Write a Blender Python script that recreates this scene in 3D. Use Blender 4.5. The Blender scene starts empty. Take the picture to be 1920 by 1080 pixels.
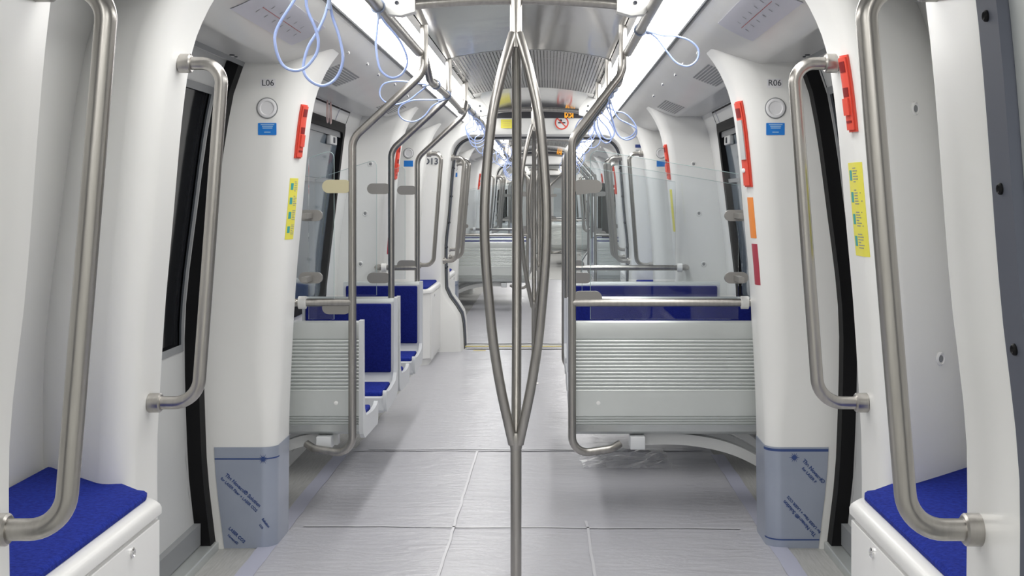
import bpy, bmesh, math, random
from mathutils import Vector, Matrix

random.seed(7)
PI = math.pi
scene = bpy.context.scene
COL = scene.collection

# ------------------------------------------------------------------ camera, world, exposure
cam_d = bpy.data.cameras.new('camera')
cam = bpy.data.objects.new('camera', cam_d)
COL.objects.link(cam)
cam.location = (0.115, 0.0, 1.5)
cam.rotation_euler = (PI / 2, 0, 0)
cam_d.sensor_width = 36.0
cam_d.lens = 2195.0 / 1920.0 * 36.0
cam_d.shift_x = -68.0 / 1920.0
cam_d.shift_y = -169.0 / 1920.0
cam_d.clip_start = 0.05
cam_d.clip_end = 100
scene.camera = cam
w = bpy.data.worlds.new('world')
scene.world = w
w.use_nodes = True
w.node_tree.nodes['Background'].inputs[0].default_value = (0.5, 0.55, 0.62, 1)
w.node_tree.nodes['Background'].inputs[1].default_value = 0.05
vs = scene.view_settings
vs.view_transform = 'Standard'
vs.look = 'None'
vs.gamma = 1.0
vs.use_curve_mapping = False
vs.exposure = 0.0
LIGHT_STRENGTH = 11.3


# ------------------------------------------------------------------ materials
def mat(name, base, rough=0.5, metal=0.0, spec=0.5, emit=None, estr=0.0, coat=0.0):
    m = bpy.data.materials.new(name)
    m.use_nodes = True
    b = m.node_tree.nodes['Principled BSDF']
    b.inputs['Base Color'].default_value = (*base, 1)
    b.inputs['Roughness'].default_value = rough
    b.inputs['Metallic'].default_value = metal
    b.inputs['Specular IOR Level'].default_value = spec
    b.inputs['Coat Weight'].default_value = coat
    if emit:
        b.inputs['Emission Color'].default_value = (*emit, 1)
        b.inputs['Emission Strength'].default_value = estr
    return m


def noise_col(m, c1, c2, scale=20.0, detail=4.0, stretch=None, bump=0.0, bscale=None, rough_var=None):
    nt = m.node_tree
    b = nt.nodes['Principled BSDF']
    tc = nt.nodes.new('ShaderNodeTexCoord')
    src = tc.outputs['Object']
    if stretch:
        mp = nt.nodes.new('ShaderNodeMapping')
        mp.inputs['Scale'].default_value = stretch
        nt.links.new(src, mp.inputs['Vector'])
        src = mp.outputs['Vector']
    n = nt.nodes.new('ShaderNodeTexNoise')
    n.inputs['Scale'].default_value = scale
    n.inputs['Detail'].default_value = detail
    nt.links.new(src, n.inputs['Vector'])
    r = nt.nodes.new('ShaderNodeValToRGB')
    r.color_ramp.elements[0].color = (*c1, 1)
    r.color_ramp.elements[1].color = (*c2, 1)
    r.color_ramp.elements[0].position = 0.3
    r.color_ramp.elements[1].position = 0.7
    nt.links.new(n.outputs['Fac'], r.inputs['Fac'])
    nt.links.new(r.outputs['Color'], b.inputs['Base Color'])
    if bump:
        n2 = nt.nodes.new('ShaderNodeTexNoise')
        n2.inputs['Scale'].default_value = bscale or scale
        n2.inputs['Detail'].default_value = 5
        nt.links.new(src, n2.inputs['Vector'])
        bp = nt.nodes.new('ShaderNodeBump')
        bp.inputs['Strength'].default_value = bump
        bp.inputs['Distance'].default_value = 0.02
        nt.links.new(n2.outputs['Fac'], bp.inputs['Height'])
        nt.links.new(bp.outputs['Normal'], b.inputs['Normal'])
    return m


M = {}
M['white'] = noise_col(mat('white_panel', (.74, .745, .73), .32), (.83, .832, .815), (.85, .852, .835), 3)
M['white_gloss'] = noise_col(mat('white_gloss', (.76, .765, .755), .22), (.84, .842, .83), (.86, .862, .85), 3)
M['cove'] = noise_col(mat('cove_panel', (.62, .62, .61), .28), (.66, .66, .65), (.70, .70, .69), 2.5, bump=.06, bscale=6)
M['grey'] = mat('light_grey', (.55, .56, .56), .4)
M['midgrey'] = mat('mid_grey', (.25, .26, .27), .45)
M['steel'] = noise_col(mat('brushed_steel', (.5, .485, .46), .3, 1.0), (.37, .355, .335), (.46, .445, .42), 60, stretch=(1, 1, .05))
M['bracket'] = mat('bracket_white', (.8, .8, .78), .3)
M['alu'] = noise_col(mat('anodised_aluminium', (.62, .65, .64), .36, .55), (.60, .63, .62), (.65, .68, .67), 5)
M['seat_grey'] = mat('seat_shell_grey', (.66, .68, .70), .35)
M['blue'] = noise_col(mat('blue_fabric', (.012, .025, .33), .9, 0, .2), (.007, .017, .20), (.015, .036, .33), 90, 6, bump=.25, bscale=220)
M['navy'] = noise_col(mat('blue_fabric_shaded', (.007, .012, .16), .9, 0, .2), (.005, .010, .125), (.009, .017, .185), 90, 6, bump=.25, bscale=220)  # blue fabric again, shade on the upright backrests put into its colour
M['black'] = mat('black_rubber', (.004, .004, .005), .6, 0, .2)
M['rubber_blue'] = mat('slate_rubber', (.085, .095, .125), .55)
M['rubber_dark'] = mat('dark_seal', (.05, .055, .055), .5)
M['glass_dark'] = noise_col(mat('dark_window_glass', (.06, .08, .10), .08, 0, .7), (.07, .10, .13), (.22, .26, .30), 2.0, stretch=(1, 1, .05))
M['door_glass'] = mat('door_window_glass', (.012, .013, .015), .08, 0, .6)
M['red'] = mat('emergency_red', (.74, .085, .055), .4)
M['darkred'] = mat('recess_red', (.22, .008, .008), .5)
M['label_red'] = mat('label_red', (.42, .05, .08), .5)
M['orange'] = mat('label_orange', (.85, .28, .06), .5)
M['yellow'] = mat('label_yellow', (.80, .74, .10), .5)
M['ink'] = mat('dark_ink', (.03, .035, .05), .6)
M['film_ink'] = mat('film_blue_ink', (.035, .07, .22), .6)
M['teal'] = mat('label_teal', (.05, .35, .35), .5)
M['label_blue'] = mat('label_blue', (.015, .22, .72), .4)
M['label_white'] = mat('label_white', (.8, .8, .82), .5)
M['pale_blue_print'] = mat('pale_blue_print', (.35, .58, .85), .5)
M['paper'] = mat('map_paper', (.66, .66, .74), .45)
M['map_red'] = mat('map_red', (.55, .12, .12), .5)
M['film'] = noise_col(mat('protective_film', (.27, .31, .39), .28, .25), (.33, .37, .46), (.38, .42, .51), 4)
M['strap'] = mat('strap_cord', (.33, .42, .72), .3)
M['strap_clip'] = mat('strap_clip', (.25, .30, .42), .3)
M['box_white'] = mat('box_white', (.83, .83, .82), .3)
M['chrome'] = mat('chrome', (.75, .75, .75), .12, 1.0)
M['tape_yellow'] = mat('yellow_tape', (.70, .58, .16), .5)
M['tape_lilac'] = mat('lilac_tape', (.43, .44, .54), .4)
M['clamp'] = mat('clamp_grey', (.27, .262, .25), .4, .3)
M['clamp_khaki'] = mat('clamp_khaki', (.50, .46, .30), .45)
M['display'] = mat('display_dark', (.045, .045, .055), .15)
M['led'] = mat('amber_led', (.8, .35, .02), .4, emit=(1.0, .42, .03), estr=.9)
M['bellows'] = mat('bellows_grey', (.32, .33, .34), .5)
M['speaker'] = mat('speaker_grey', (.80, .80, .82), .45)
M['plastic_pink'] = mat('pink_plastic', (.75, .55, .52), .3)

# light diffuser
M['light'] = mat('light_diffuser', (.9, .92, .95), .5, emit=(1.0, .985, .955), estr=LIGHT_STRENGTH)

# metallic ceiling: softly mirrored, slightly wavy
m = noise_col(mat('ceiling_metal', (.55, .555, .56), .11, .85), (.53, .535, .54), (.58, .585, .59), 2, bump=.07, bscale=2.2)
M['ceil'] = m
M['ceil_grille'] = mat('ceiling_grille', (.50, .50, .49), .3, .6)

# clear glass (light passes straight through, fresnel mirror on top)
def clear(name, tint, refl=1.0, ior=1.45, rough=0.02):
    m = bpy.data.materials.new(name)
    m.use_nodes = True
    nt = m.node_tree
    nt.nodes.remove(nt.nodes['Principled BSDF'])
    out = nt.nodes['Material Output']
    tr = nt.nodes.new('ShaderNodeBsdfTransparent')
    tr.inputs[0].default_value = (*tint, 1)
    gl = nt.nodes.new('ShaderNodeBsdfGlossy')
    gl.inputs['Roughness'].default_value = rough
    fr = nt.nodes.new('ShaderNodeFresnel')
    fr.inputs[0].default_value = ior
    mx = nt.nodes.new('ShaderNodeMixShader')
    nt.links.new(fr.outputs[0], mx.inputs[0])
    nt.links.new(tr.outputs[0], mx.inputs[1])
    nt.links.new(gl.outputs[0], mx.inputs[2])
    nt.links.new(mx.outputs[0], out.inputs[0])
    return m


M['glass'] = clear('partition_glass', (.96, .972, .98))
M['glass_edge'] = mat('glass_edge', (.45, .58, .58), .2)

# grey vinyl floor
M['vinyl'] = noise_col(mat('vinyl_floor', (.40, .40, .39), .5), (.35, .35, .34), (.45, .45, .44), 9, stretch=(14, 1, 1), bump=.05)


def film_floor():
    m = mat('floor_film', (.52, .52, .56), .22)
    nt = m.node_tree
    b = nt.nodes['Principled BSDF']
    tc = nt.nodes.new('ShaderNodeTexCoord')
    n = nt.nodes.new('ShaderNodeTexNoise')
    n.inputs['Scale'].default_value = 2.2
    n.inputs['Detail'].default_value = 6
    nt.links.new(tc.outputs['Object'], n.inputs['Vector'])
    r = nt.nodes.new('ShaderNodeValToRGB')
    r.color_ramp.elements[0].color = (.43, .43, .47, 1)
    r.color_ramp.elements[1].color = (.52, .52, .555, 1)
    nt.links.new(n.outputs['Fac'], r.inputs['Fac'])
    nt.links.new(r.outputs['Color'], b.inputs['Base Color'])
    # wrinkles: ridged stretched noise
    mp = nt.nodes.new('ShaderNodeMapping')
    mp.inputs['Scale'].default_value = (1.2, 4.0, 1)
    mp.inputs['Rotation'].default_value = (0, 0, .25)
    nt.links.new(tc.outputs['Object'], mp.inputs['Vector'])
    n2 = nt.nodes.new('ShaderNodeTexNoise')
    n2.inputs['Scale'].default_value = 3.0
    n2.inputs['Detail'].default_value = 8
    n2.inputs['Distortion'].default_value = 1.2
    nt.links.new(mp.outputs['Vector'], n2.inputs['Vector'])
    n3 = nt.nodes.new('ShaderNodeTexNoise')
    n3.inputs['Scale'].default_value = 28.0
    n3.inputs['Detail'].default_value = 6
    nt.links.new(mp.outputs['Vector'], n3.inputs['Vector'])
    ad = nt.nodes.new('ShaderNodeMath')
    ad.operation = 'MULTIPLY_ADD'
    ad.inputs[1].default_value = .25
    nt.links.new(n3.outputs['Fac'], ad.inputs[0])
    nt.links.new(n2.outputs['Fac'], ad.inputs[2])
    bp = nt.nodes.new('ShaderNodeBump')
    bp.inputs['Strength'].default_value = .35
    bp.inputs['Distance'].default_value = .02
    nt.links.new(ad.outputs[0], bp.inputs['Height'])
    nt.links.new(bp.outputs['Normal'], b.inputs['Normal'])
    b.inputs['Roughness'].default_value = .28
    return m


M['floor_film'] = film_floor()
M['seam'] = mat('film_seam', (.60, .60, .63), .3)
M['crumple'] = mat('crumpled_plastic', (.85, .85, .88), .15)
M['crumple'].node_tree.nodes['Principled BSDF'].inputs['Alpha'].default_value = .35


# ------------------------------------------------------------------ mesh helpers
class MB:
    def __init__(self):
        self.bm = bmesh.new()

    def v(self, p):
        return self.bm.verts.new(p)

    def f(self, vs):
        try:
            return self.bm.faces.new(vs)
        except ValueError:
            return None

    def quad(self, a, b, c, d):
        return self.f([self.v(p) for p in (a, b, c, d)])

    def poly(self, pts):
        return self.f([self.v(p) for p in pts])

    def box(self, x0, x1, y0, y1, z0, z1, mtx=None, bev=0.0):
        x0, x1 = sorted((x0, x1)); y0, y1 = sorted((y0, y1)); z0, z1 = sorted((z0, z1))
        g = [self.v(p) for p in ((x0, y0, z0), (x1, y0, z0), (x1, y1, z0), (x0, y1, z0),
                                 (x0, y0, z1), (x1, y0, z1), (x1, y1, z1), (x0, y1, z1))]
        fs = [self.f([g[i] for i in q]) for q in ((0, 3, 2, 1), (4, 5, 6, 7), (0, 1, 5, 4), (1, 2, 6, 5), (2, 3, 7, 6), (3, 0, 4, 7))]
        if bev:
            es = list({e for f in fs for e in f.edges})
            r = bmesh.ops.bevel(self.bm, geom=es, offset=bev, segments=3, profile=.5, affect='EDGES')
            g = list({v for f in r['faces'] for v in f.verts} | {v for v in g if v.is_valid})
        if mtx:
            bmesh.ops.transform(self.bm, matrix=mtx, verts=[v for v in g if v.is_valid])
        return self

    def grid(self, rows, closed_u=False, closed_v=False):
        """rows: list of lists of points -> quad strip surface"""
        vr = [[self.v(p) for p in r] for r in rows]
        n, k = len(vr), len(vr[0])
        for i in range(n if closed_v else n - 1):
            a, b = vr[i], vr[(i + 1) % n]
            for j in range(k if closed_u else k - 1):
                self.f([a[j], a[(j + 1) % k], b[(j + 1) % k], b[j]])
        return vr

    def loft(self, rings, cap=True):
        vr = self.grid(rings, closed_u=True)
        if cap:
            self.f(list(reversed(vr[0])))
            self.f(vr[-1])
        return self

    def extrude(self, prof, fn0, fn1, cap=True):
        return self.loft([[fn0(p) for p in prof], [fn1(p) for p in prof]], cap)

    def tube(self, pts, r, seg=14, cap=True):
        P = [Vector(p) for p in pts]
        rings = []
        t0 = (P[1] - P[0]).normalized()
        ref = Vector((0, 0, 1)) if abs(t0.z) < .9 else Vector((0, 1, 0))
        nrm = t0.cross(ref).normalized()
        for i, p in enumerate(P):
            if i == 0:
                t = t0
            elif i == len(P) - 1:
                t = (P[-1] - P[-2]).normalized()
            else:
                t = ((P[i + 1] - p).normalized() + (p - P[i - 1]).normalized()).normalized()
            nrm = (nrm - t * nrm.dot(t)).normalized()
            bn = t.cross(nrm)
            rr = r[i] if isinstance(r, (list, tuple)) else r
            rings.append([p + (nrm * math.cos(2 * PI * k / seg) + bn * math.sin(2 * PI * k / seg)) * rr for k in range(seg)])
        return self.loft(rings, cap)

    def loop_tube(self, pts, r, seg=8):
        """closed tube"""
        P = [Vector(p) for p in pts]
        n = len(P)
        rings = []
        nrm = None
        for i, p in enumerate(P):
            t = (P[(i + 1) % n] - P[i - 1]).normalized()
            if nrm is None:
                ref = Vector((0, 1, 0)) if abs(t.y) < .9 else Vector((1, 0, 0))
                nrm = t.cross(ref).normalized()
            nrm = (nrm - t * nrm.dot(t)).normalized()
            bn = t.cross(nrm)
            rings.append([p + (nrm * math.cos(2 * PI * k / seg) + bn * math.sin(2 * PI * k / seg)) * r for k in range(seg)])
        self.grid(rings, closed_u=True, closed_v=True)
        return self

    def cyl(self, p0, p1, r, seg=20, r1=None):
        return self.tube([p0, p1], [r, r if r1 is None else r1], seg)

    def lathe(self, prof, centre, axis, seg=24):
        """prof: (radius, height) along axis"""
        a = Vector(axis).normalized()
        ref = Vector((0, 0, 1)) if abs(a.z) < .9 else Vector((0, 1, 0))
        u = a.cross(ref).normalized()
        v = a.cross(u)
        c = Vector(centre)
        rings = [[c + a * h + (u * math.cos(2 * PI * k / seg) + v * math.sin(2 * PI * k / seg)) * max(r, 1e-5) for k in range(seg)] for r, h in prof]
        self.loft(rings, True)
        return self

    def build(self, name, m, parent=None, smooth=True, angle=35):
        bm = self.bm
        bmesh.ops.remove_doubles(bm, verts=bm.verts, dist=1e-6)
        bmesh.ops.recalc_face_normals(bm, faces=bm.faces)
        if parent is not None:
            off = ROOT[root_of(parent).name]
            bmesh.ops.translate(bm, verts=bm.verts, vec=-off)
        me = bpy.data.meshes.new(name)
        bm.to_mesh(me)
        bm.free()
        o = bpy.data.objects.new(name, me)
        COL.objects.link(o)
        if isinstance(m, (list, tuple)):
            for q in m:
                me.materials.append(q)
        else:
            me.materials.append(m)
        if smooth:
            me.polygons.foreach_set('use_smooth', [True] * len(me.polygons))
            me.set_sharp_from_angle(angle=math.radians(angle))
        if parent is not None:
            o.parent = parent
        else:
            ROOT[o.name] = Vector((0, 0, 0))
        return o


ROOT = {}


def root_of(o):
    while o.parent:
        o = o.parent
    return o


def tag(o, label, cat, group=None, kind=None):
    o['label'] = label
    o['category'] = cat
    if group:
        o['group'] = group
    if kind:
        o['kind'] = kind
    return o


def thing(name, loc, label, cat, group=None, kind=None):
    o = bpy.data.objects.new(name, None)
    COL.objects.link(o)
    o.location = loc
    o.empty_display_size = .1
    ROOT[o.name] = Vector(loc)
    return tag(o, label, cat, group, kind)


def fillet(pts, r, n=8):
    """rounded polyline"""
    P = [Vector(p) for p in pts]
    R = r if isinstance(r, (list, tuple)) else [r] * len(P)
    out = [P[0]]
    for i in range(1, len(P) - 1):
        a, b, c = P[i - 1], P[i], P[i + 1]
        u, v = (a - b).normalized(), (c - b).normalized()
        ang = u.angle(v)
        if ang > PI - .02:
            out.append(b)
            continue
        d = R[i] / math.tan(ang / 2)
        d = min(d, (a - b).length * .49, (c - b).length * .49)
        rr = d * math.tan(ang / 2)
        cen = b + (u + v).normalized() * (rr / math.sin(ang / 2))
        s, e = b + u * d - cen, b + v * d - cen
        tot = s.angle(e)
        for k in range(n + 1):
            t = k / n
            out.append(cen + (s * math.sin((1 - t) * tot) + e * math.sin(t * tot)) / math.sin(tot))
    out.append(P[-1])
    return out


def curve(tab):
    tab = sorted(tab)
    xs = [a for a, _ in tab]; ys = [b for _, b in tab]
    n = len(xs)
    ms = []
    for i in range(n):
        if i == 0: ms.append((ys[1] - ys[0]) / (xs[1] - xs[0]))
        elif i == n - 1: ms.append((ys[-1] - ys[-2]) / (xs[-1] - xs[-2]))
        else:
            d0 = (ys[i] - ys[i - 1]) / (xs[i] - xs[i - 1]); d1 = (ys[i + 1] - ys[i]) / (xs[i + 1] - xs[i])
            ms.append(0 if d0 * d1 <= 0 else 2 * d0 * d1 / (d0 + d1))

    def f(x):
        if x <= xs[0]: return ys[0]
        if x >= xs[-1]: return ys[-1]
        for i in range(n - 1):
            if x <= xs[i + 1]:
                h = xs[i + 1] - xs[i]; t = (x - xs[i]) / h
                return ((2 * t**3 - 3 * t**2 + 1) * ys[i] + (t**3 - 2 * t**2 + t) * h * ms[i] + (-2 * t**3 + 3 * t**2) * ys[i + 1] + (t**3 - t**2) * h * ms[i + 1])
    return f


def smooth_closed(pts, n=6):
    """Catmull-Rom through a closed list of points"""
    P = [Vector(p) for p in pts]
    out = []
    k = len(P)
    for i in range(k):
        p0, p1, p2, p3 = P[i - 1], P[i], P[(i + 1) % k], P[(i + 2) % k]
        for j in range(n):
            t = j / n
            out.append(.5 * ((2 * p1) + (p2 - p0) * t + (2 * p0 - 5 * p1 + 4 * p2 - p3) * t * t + (3 * p1 - p0 - 3 * p2 + p3) * t**3))
    return out


def smooth_open(pts, n=6):
    P = [Vector(p) for p in pts]
    out = []
    k = len(P)
    for i in range(k - 1):
        p0, p1, p2, p3 = P[max(i - 1, 0)], P[i], P[i + 1], P[min(i + 2, k - 1)]
        for j in range(n):
            t = j / n
            out.append(.5 * ((2 * p1) + (p2 - p0) * t + (2 * p0 - 5 * p1 + 4 * p2 - p3) * t * t + (3 * p1 - p0 - 3 * p2 + p3) * t**3))
    out.append(P[-1])
    return out


def text_part(name, s, size, mtx, m, parent, align='CENTER', depth=.0006, bold=0.0):
    cu = bpy.data.curves.new(name, 'FONT')
    cu.body = s
    cu.size = size
    cu.align_x = align
    cu.align_y = 'CENTER'
    cu.extrude = depth
    cu.offset = bold
    o = bpy.data.objects.new(name, cu)
    COL.objects.link(o)
    dg = bpy.context.evaluated_depsgraph_get()
    me = bpy.data.meshes.new_from_object(o.evaluated_get(dg))
    bpy.data.objects.remove(o)
    me.transform(mtx)
    me.transform(Matrix.Translation(-ROOT[root_of(parent).name]))
    me.materials.clear()
    me.materials.append(m)
    me.name = name
    ob = bpy.data.objects.new(name, me)
    COL.objects.link(ob)
    ob.parent = parent
    return ob


def frame_mtx(origin, xdir, ydir):
    x = Vector(xdir).normalized()
    z = x.cross(Vector(ydir)).normalized()
    y = z.cross(x)
    return Matrix(((x.x, y.x, z.x, origin[0]), (x.y, y.y, z.y, origin[1]), (x.z, y.z, z.z, origin[2]), (0, 0, 0, 1)))


def plate(mb, mtx, w, h, t, r=0.0, z0=0.0):
    """rounded rectangular plate in the local XY plane, thickness along +z"""
    pts = []
    if r:
        r = min(r, w / 2 - 1e-4, h / 2 - 1e-4)
        for cx, cy, a0 in ((w / 2 - r, h / 2 - r, 0), (-w / 2 + r, h / 2 - r, PI / 2), (-w / 2 + r, -h / 2 + r, PI), (w / 2 - r, -h / 2 + r, 1.5 * PI)):
            for k in range(6):
                a = a0 + PI / 2 * k / 5
                pts.append((cx + r * math.cos(a), cy + r * math.sin(a)))
    else:
        pts = [(w / 2, h / 2), (-w / 2, h / 2), (-w / 2, -h / 2), (w / 2, -h / 2)]
    mb.loft([[mtx @ Vector((x, y, z0)) for x, y in pts], [mtx @ Vector((x, y, z0 + t)) for x, y in pts]])
    return mb


# ------------------------------------------------------------------ section geometry of the car (X across, Y along, Z up)
body = curve([(0, 1.33), (.4, 1.372), (.9, 1.385), (1.5, 1.325), (1.95, 1.255), (2.1, 1.2), (2.3, 1.1)])     # outer lining half width
pill = curve([(0, 1.055), (.45, 1.05), (1.1, 1.02), (1.45, .99), (1.7, .968), (1.85, .95), (1.95, .93), (2.03, .90), (2.1, .862), (2.15, .825), (2.2, .78)])   # pillar inner edge
gang = curve([(0, .72), (.3, .74), (.62, .91), (.98, .915), (1.33, .882), (1.87, .836), (2.02, .80)])   # gangway opening
PITCH = 9.95
YM = 6.8          # middle of a section; it is symmetric front to back
LIP_X, LIP_Z = 1.03, 2.076
LS = {1: 'right', -1: 'left'}
SEC = {0: '', 1: ' beyond the gangway', 2: ' in the farthest section', -1: ' behind the camera'}
START = {1: 'just beyond the gangway', 2: 'just beyond the second gangway'}
END = {1: 'at the second gangway', 2: 'at the last gangway'}
counter = {}


def setting(kind):
    counter[kind] = counter.get(kind, 0) + 1
    return f'{kind}_{counter[kind]}'


def structure(o, label, cat):
    return tag(o, label, cat, kind='structure')


# ------------------------------------------------------------------ shell of one section
def levels(z0, z1, n):
    return [z0 + (z1 - z0) * i / n for i in range(n + 1)]


def wall_strip(mb, s, y0, y1, z0, z1, off=0.0, n=14):
    mb.grid([[(s * (body(z) + off), y0, z), (s * (body(z) + off), y1, z)] for z in levels(z0, z1, n)])


def side_wall(sec, s, Y):
    """lining of the seat bay with its big window; Y maps section y to world y"""
    mb = MB()
    a, b, c, d = 5.2, 5.76, 7.84, 8.4
    for y0, y1 in ((a, b), (c, d)):
        wall_strip(mb, s, Y(y0), Y(y1), 0, LIP_Z + .03)
    wall_strip(mb, s, Y(b), Y(c), 0, .82, n=8)
    wall_strip(mb, s, Y(b), Y(c), 1.97, LIP_Z + .03, n=3)
    # outer wall lining behind boxes near each gangway, built as separate trim
    o = mb.build(f'wall_{LS[s]}', M['white'])
    for y0, y1, e in ((2.25, 3.6, 'first'), (10.0, 11.35, 'last')):
        tm = MB()
        wall_strip(tm, s, Y(y0), Y(y1), 0, LIP_Z + .03)
        structure(tm.build(setting('trim'), M['white']), f'white wall lining behind the {e} locker seat on the {LS[s]}{SEC[sec]}', 'lining')
    structure(o, f'white side lining on the {LS[s]} of the car{SEC[sec]}', 'wall')
    gp = MB()
    gp.grid([[(s * (body(z) - .0015), Y(5.25), z), (s * (body(z) - .0015), Y(8.35), z)] for z in (2.064, 2.074)])
    gp.build('shadow_gap', M['black'], o)
    # window
    fr = MB()
    zt, zb = 1.99, .80
    y0, y1 = Y(5.74), Y(7.86)
    ring_o = [(y0, zb), (y1, zb), (y1, zt), (y0, zt)]

    def rr(y0, y1, z0, z1, r, n=5):
        pts = []
        for cy, cz, a0 in ((y1 - r, z1 - r, 0), (y0 + r, z1 - r, PI / 2), (y0 + r, z0 + r, PI), (y1 - r, z0 + r, 1.5 * PI)):
            for k in range(n + 1):
                t = a0 + PI / 2 * k / n
                pts.append((cy + r * math.cos(t), cz + r * math.sin(t)))
        return pts
    o1 = rr(y0, y1, zb, zt, .10)
    i1 = rr(y0 + .055, y1 - .055, zb + .055, zt - .055, .07)
    X = lambda z, k: s * (body(z) + k)
    fr.grid([[(X(z, -.004), y, z) for y, z in o1], [(X(z, -.012), y, z) for y, z in o1],
             [(X(z, -.012), y, z) for y, z in i1], [(X(z, .03), y, z) for y, z in i1]], closed_u=True)
    win = fr.build(setting('window'), M['black'])
    structure(win, f'big side window with black rubber frame on the {LS[s]} of the seat bay{SEC[sec]}', 'window')
    g = MB()
    g.grid([[(X(z, .02), y0 + .03, z), (X(z, .02), y1 - .03, z)] for z in levels(zb + .03, zt - .03, 10)])
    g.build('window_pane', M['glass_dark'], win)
    # tip-in top light with its two latches
    h = MB()
    zc = 1.80
    for yy0, yy1, za, zb2 in ((y0 + .06, y1 - .06, 1.90, 1.935), (y0 + .06, y1 - .06, 1.60, 1.625)):
        h.grid([[(X(z, .004), yy0, z), (X(z, .004), yy1, z)] for z in levels(za, zb2, 2)])
    h.build('tilt_sash', M['midgrey'], win)
    for yy in (y0 + .35, y1 - .35):
        l = MB()
        l.box(s * (body(1.88) - .01), s * (body(1.88) + .02), yy - .11, yy + .11, 1.84, 1.90, bev=.008)
        lo = l.build('latch', M['grey'], win)
        l = MB()
        l.box(s * (body(1.87) - .018), s * (body(1.87) + .0), yy - .02, yy + .02, 1.852, 1.888, bev=.004)
        l.build('latch_button', M['ink'], lo)


def door(sec, s, Y, yc, where):
    """two plug-door leaves with tall dark windows between two pillars"""
    root = thing(setting('door'), (s * 1.4, Y(yc), 0), f'grey sliding doors with tall dark windows on the {LS[s]}, {where}', 'door', kind='structure')
    for side in (-1, 1):
        ya, yb = (yc - .725, yc - .004) if side < 0 else (yc + .004, yc + .725)
        lf = MB()
        wy0, wy1 = ya + .10, yb - .10
        for p, q in ((ya, wy0), (wy1, yb)):
            wall_strip(lf, s, Y(p), Y(q), .03, 2.08, .03)
        wall_strip(lf, s, Y(wy0), Y(wy1), .03, .86, .03, 7)
        wall_strip(lf, s, Y(wy0), Y(wy1), 1.96, 2.08, .03, 2)
        leaf = lf.build('door_leaf', M['grey'], root)
        g = MB()
        wall_strip(g, s, Y(wy0), Y(wy1), .86, 1.96, .045, 10)
        g.build('door_window', M['door_glass'], leaf)
        b = MB()
        for p, q in ((wy0, wy0 + .035), (wy1 - .035, wy1)):
            wall_strip(b, s, Y(p), Y(q), .86, 1.96, .026, 10)
        wall_strip(b, s, Y(wy0), Y(wy1), .86, .89, .026, 1)
        wall_strip(b, s, Y(wy0), Y(wy1), 1.93, 1.96, .026, 1)
        b.build('window_trim', M['midgrey'], leaf)
        # black gasket that stands beside the pillar
        k = MB()
        yg = (yc - .725) if side < 0 else (yc + .725)
        yo = yg + .075 * side * -1
        rows = []
        for z in levels(0, 2.075, 16):
            x0, x1 = body(z) - .028, body(z) + .032
            rows.append([(s * x0, Y(yg), z), (s * x0, Y(yo), z), (s * x1, Y(yo), z), (s * x1, Y(yg), z)])
        k.loft(rows)
        k.build('gasket', M['black'], root)
        bs = MB()
        bs.box(s * (body(.1) + .006), s * (body(.1) + .05), Y(ya + .06), Y(yb - .06), .04, .13)
        bs.build('kick_plate', M['midgrey'], leaf)
    tr = MB()
    tr.box(s * 1.29, s * 1.42, Y(yc - .72), Y(yc + .72), -.01, .035, bev=.006)
    tr.build('sill', M['alu'], root)
    hd = MB()
    wall_strip(hd, s, Y(yc - .73), Y(yc + .73), 2.06, 2.12, -.03, 2)
    hd.build('header', M['midgrey'], root)
    return root


def pillar_plan(z, k=0.0, n=7, arc=.70):
    """inner outline of a pillar in plan: (half width, distance from the door face); k = offset outwards"""
    p = pill(z)
    r = .06 + .055 * min(1, max(0, (z - .44) / .35))
    r2 = .06
    pts = []
    for i in range(n + 1):
        t = i / n * PI / 2
        pts.append((p + r - (r + k) * math.sin(t), r - (r + k) * math.cos(t)))
    c = .315 - r2
    for i in range(n + 1):
        t = i / n * PI * arc
        pts.append((p + r2 - (r2 + k) * math.cos(t), c + (r2 + k) * math.sin(t)))
    return pts


def pillar_x(z, yl, k=0.0):
    pts = pillar_plan(z, k, 16)
    for (x0, y0), (x1, y1) in zip(pts, pts[1:]):
        if y0 <= yl <= y1 and y1 > y0:
            return x0 + (x1 - x0) * (yl - y0) / (y1 - y0)
    return pts[-1][0]


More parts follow.
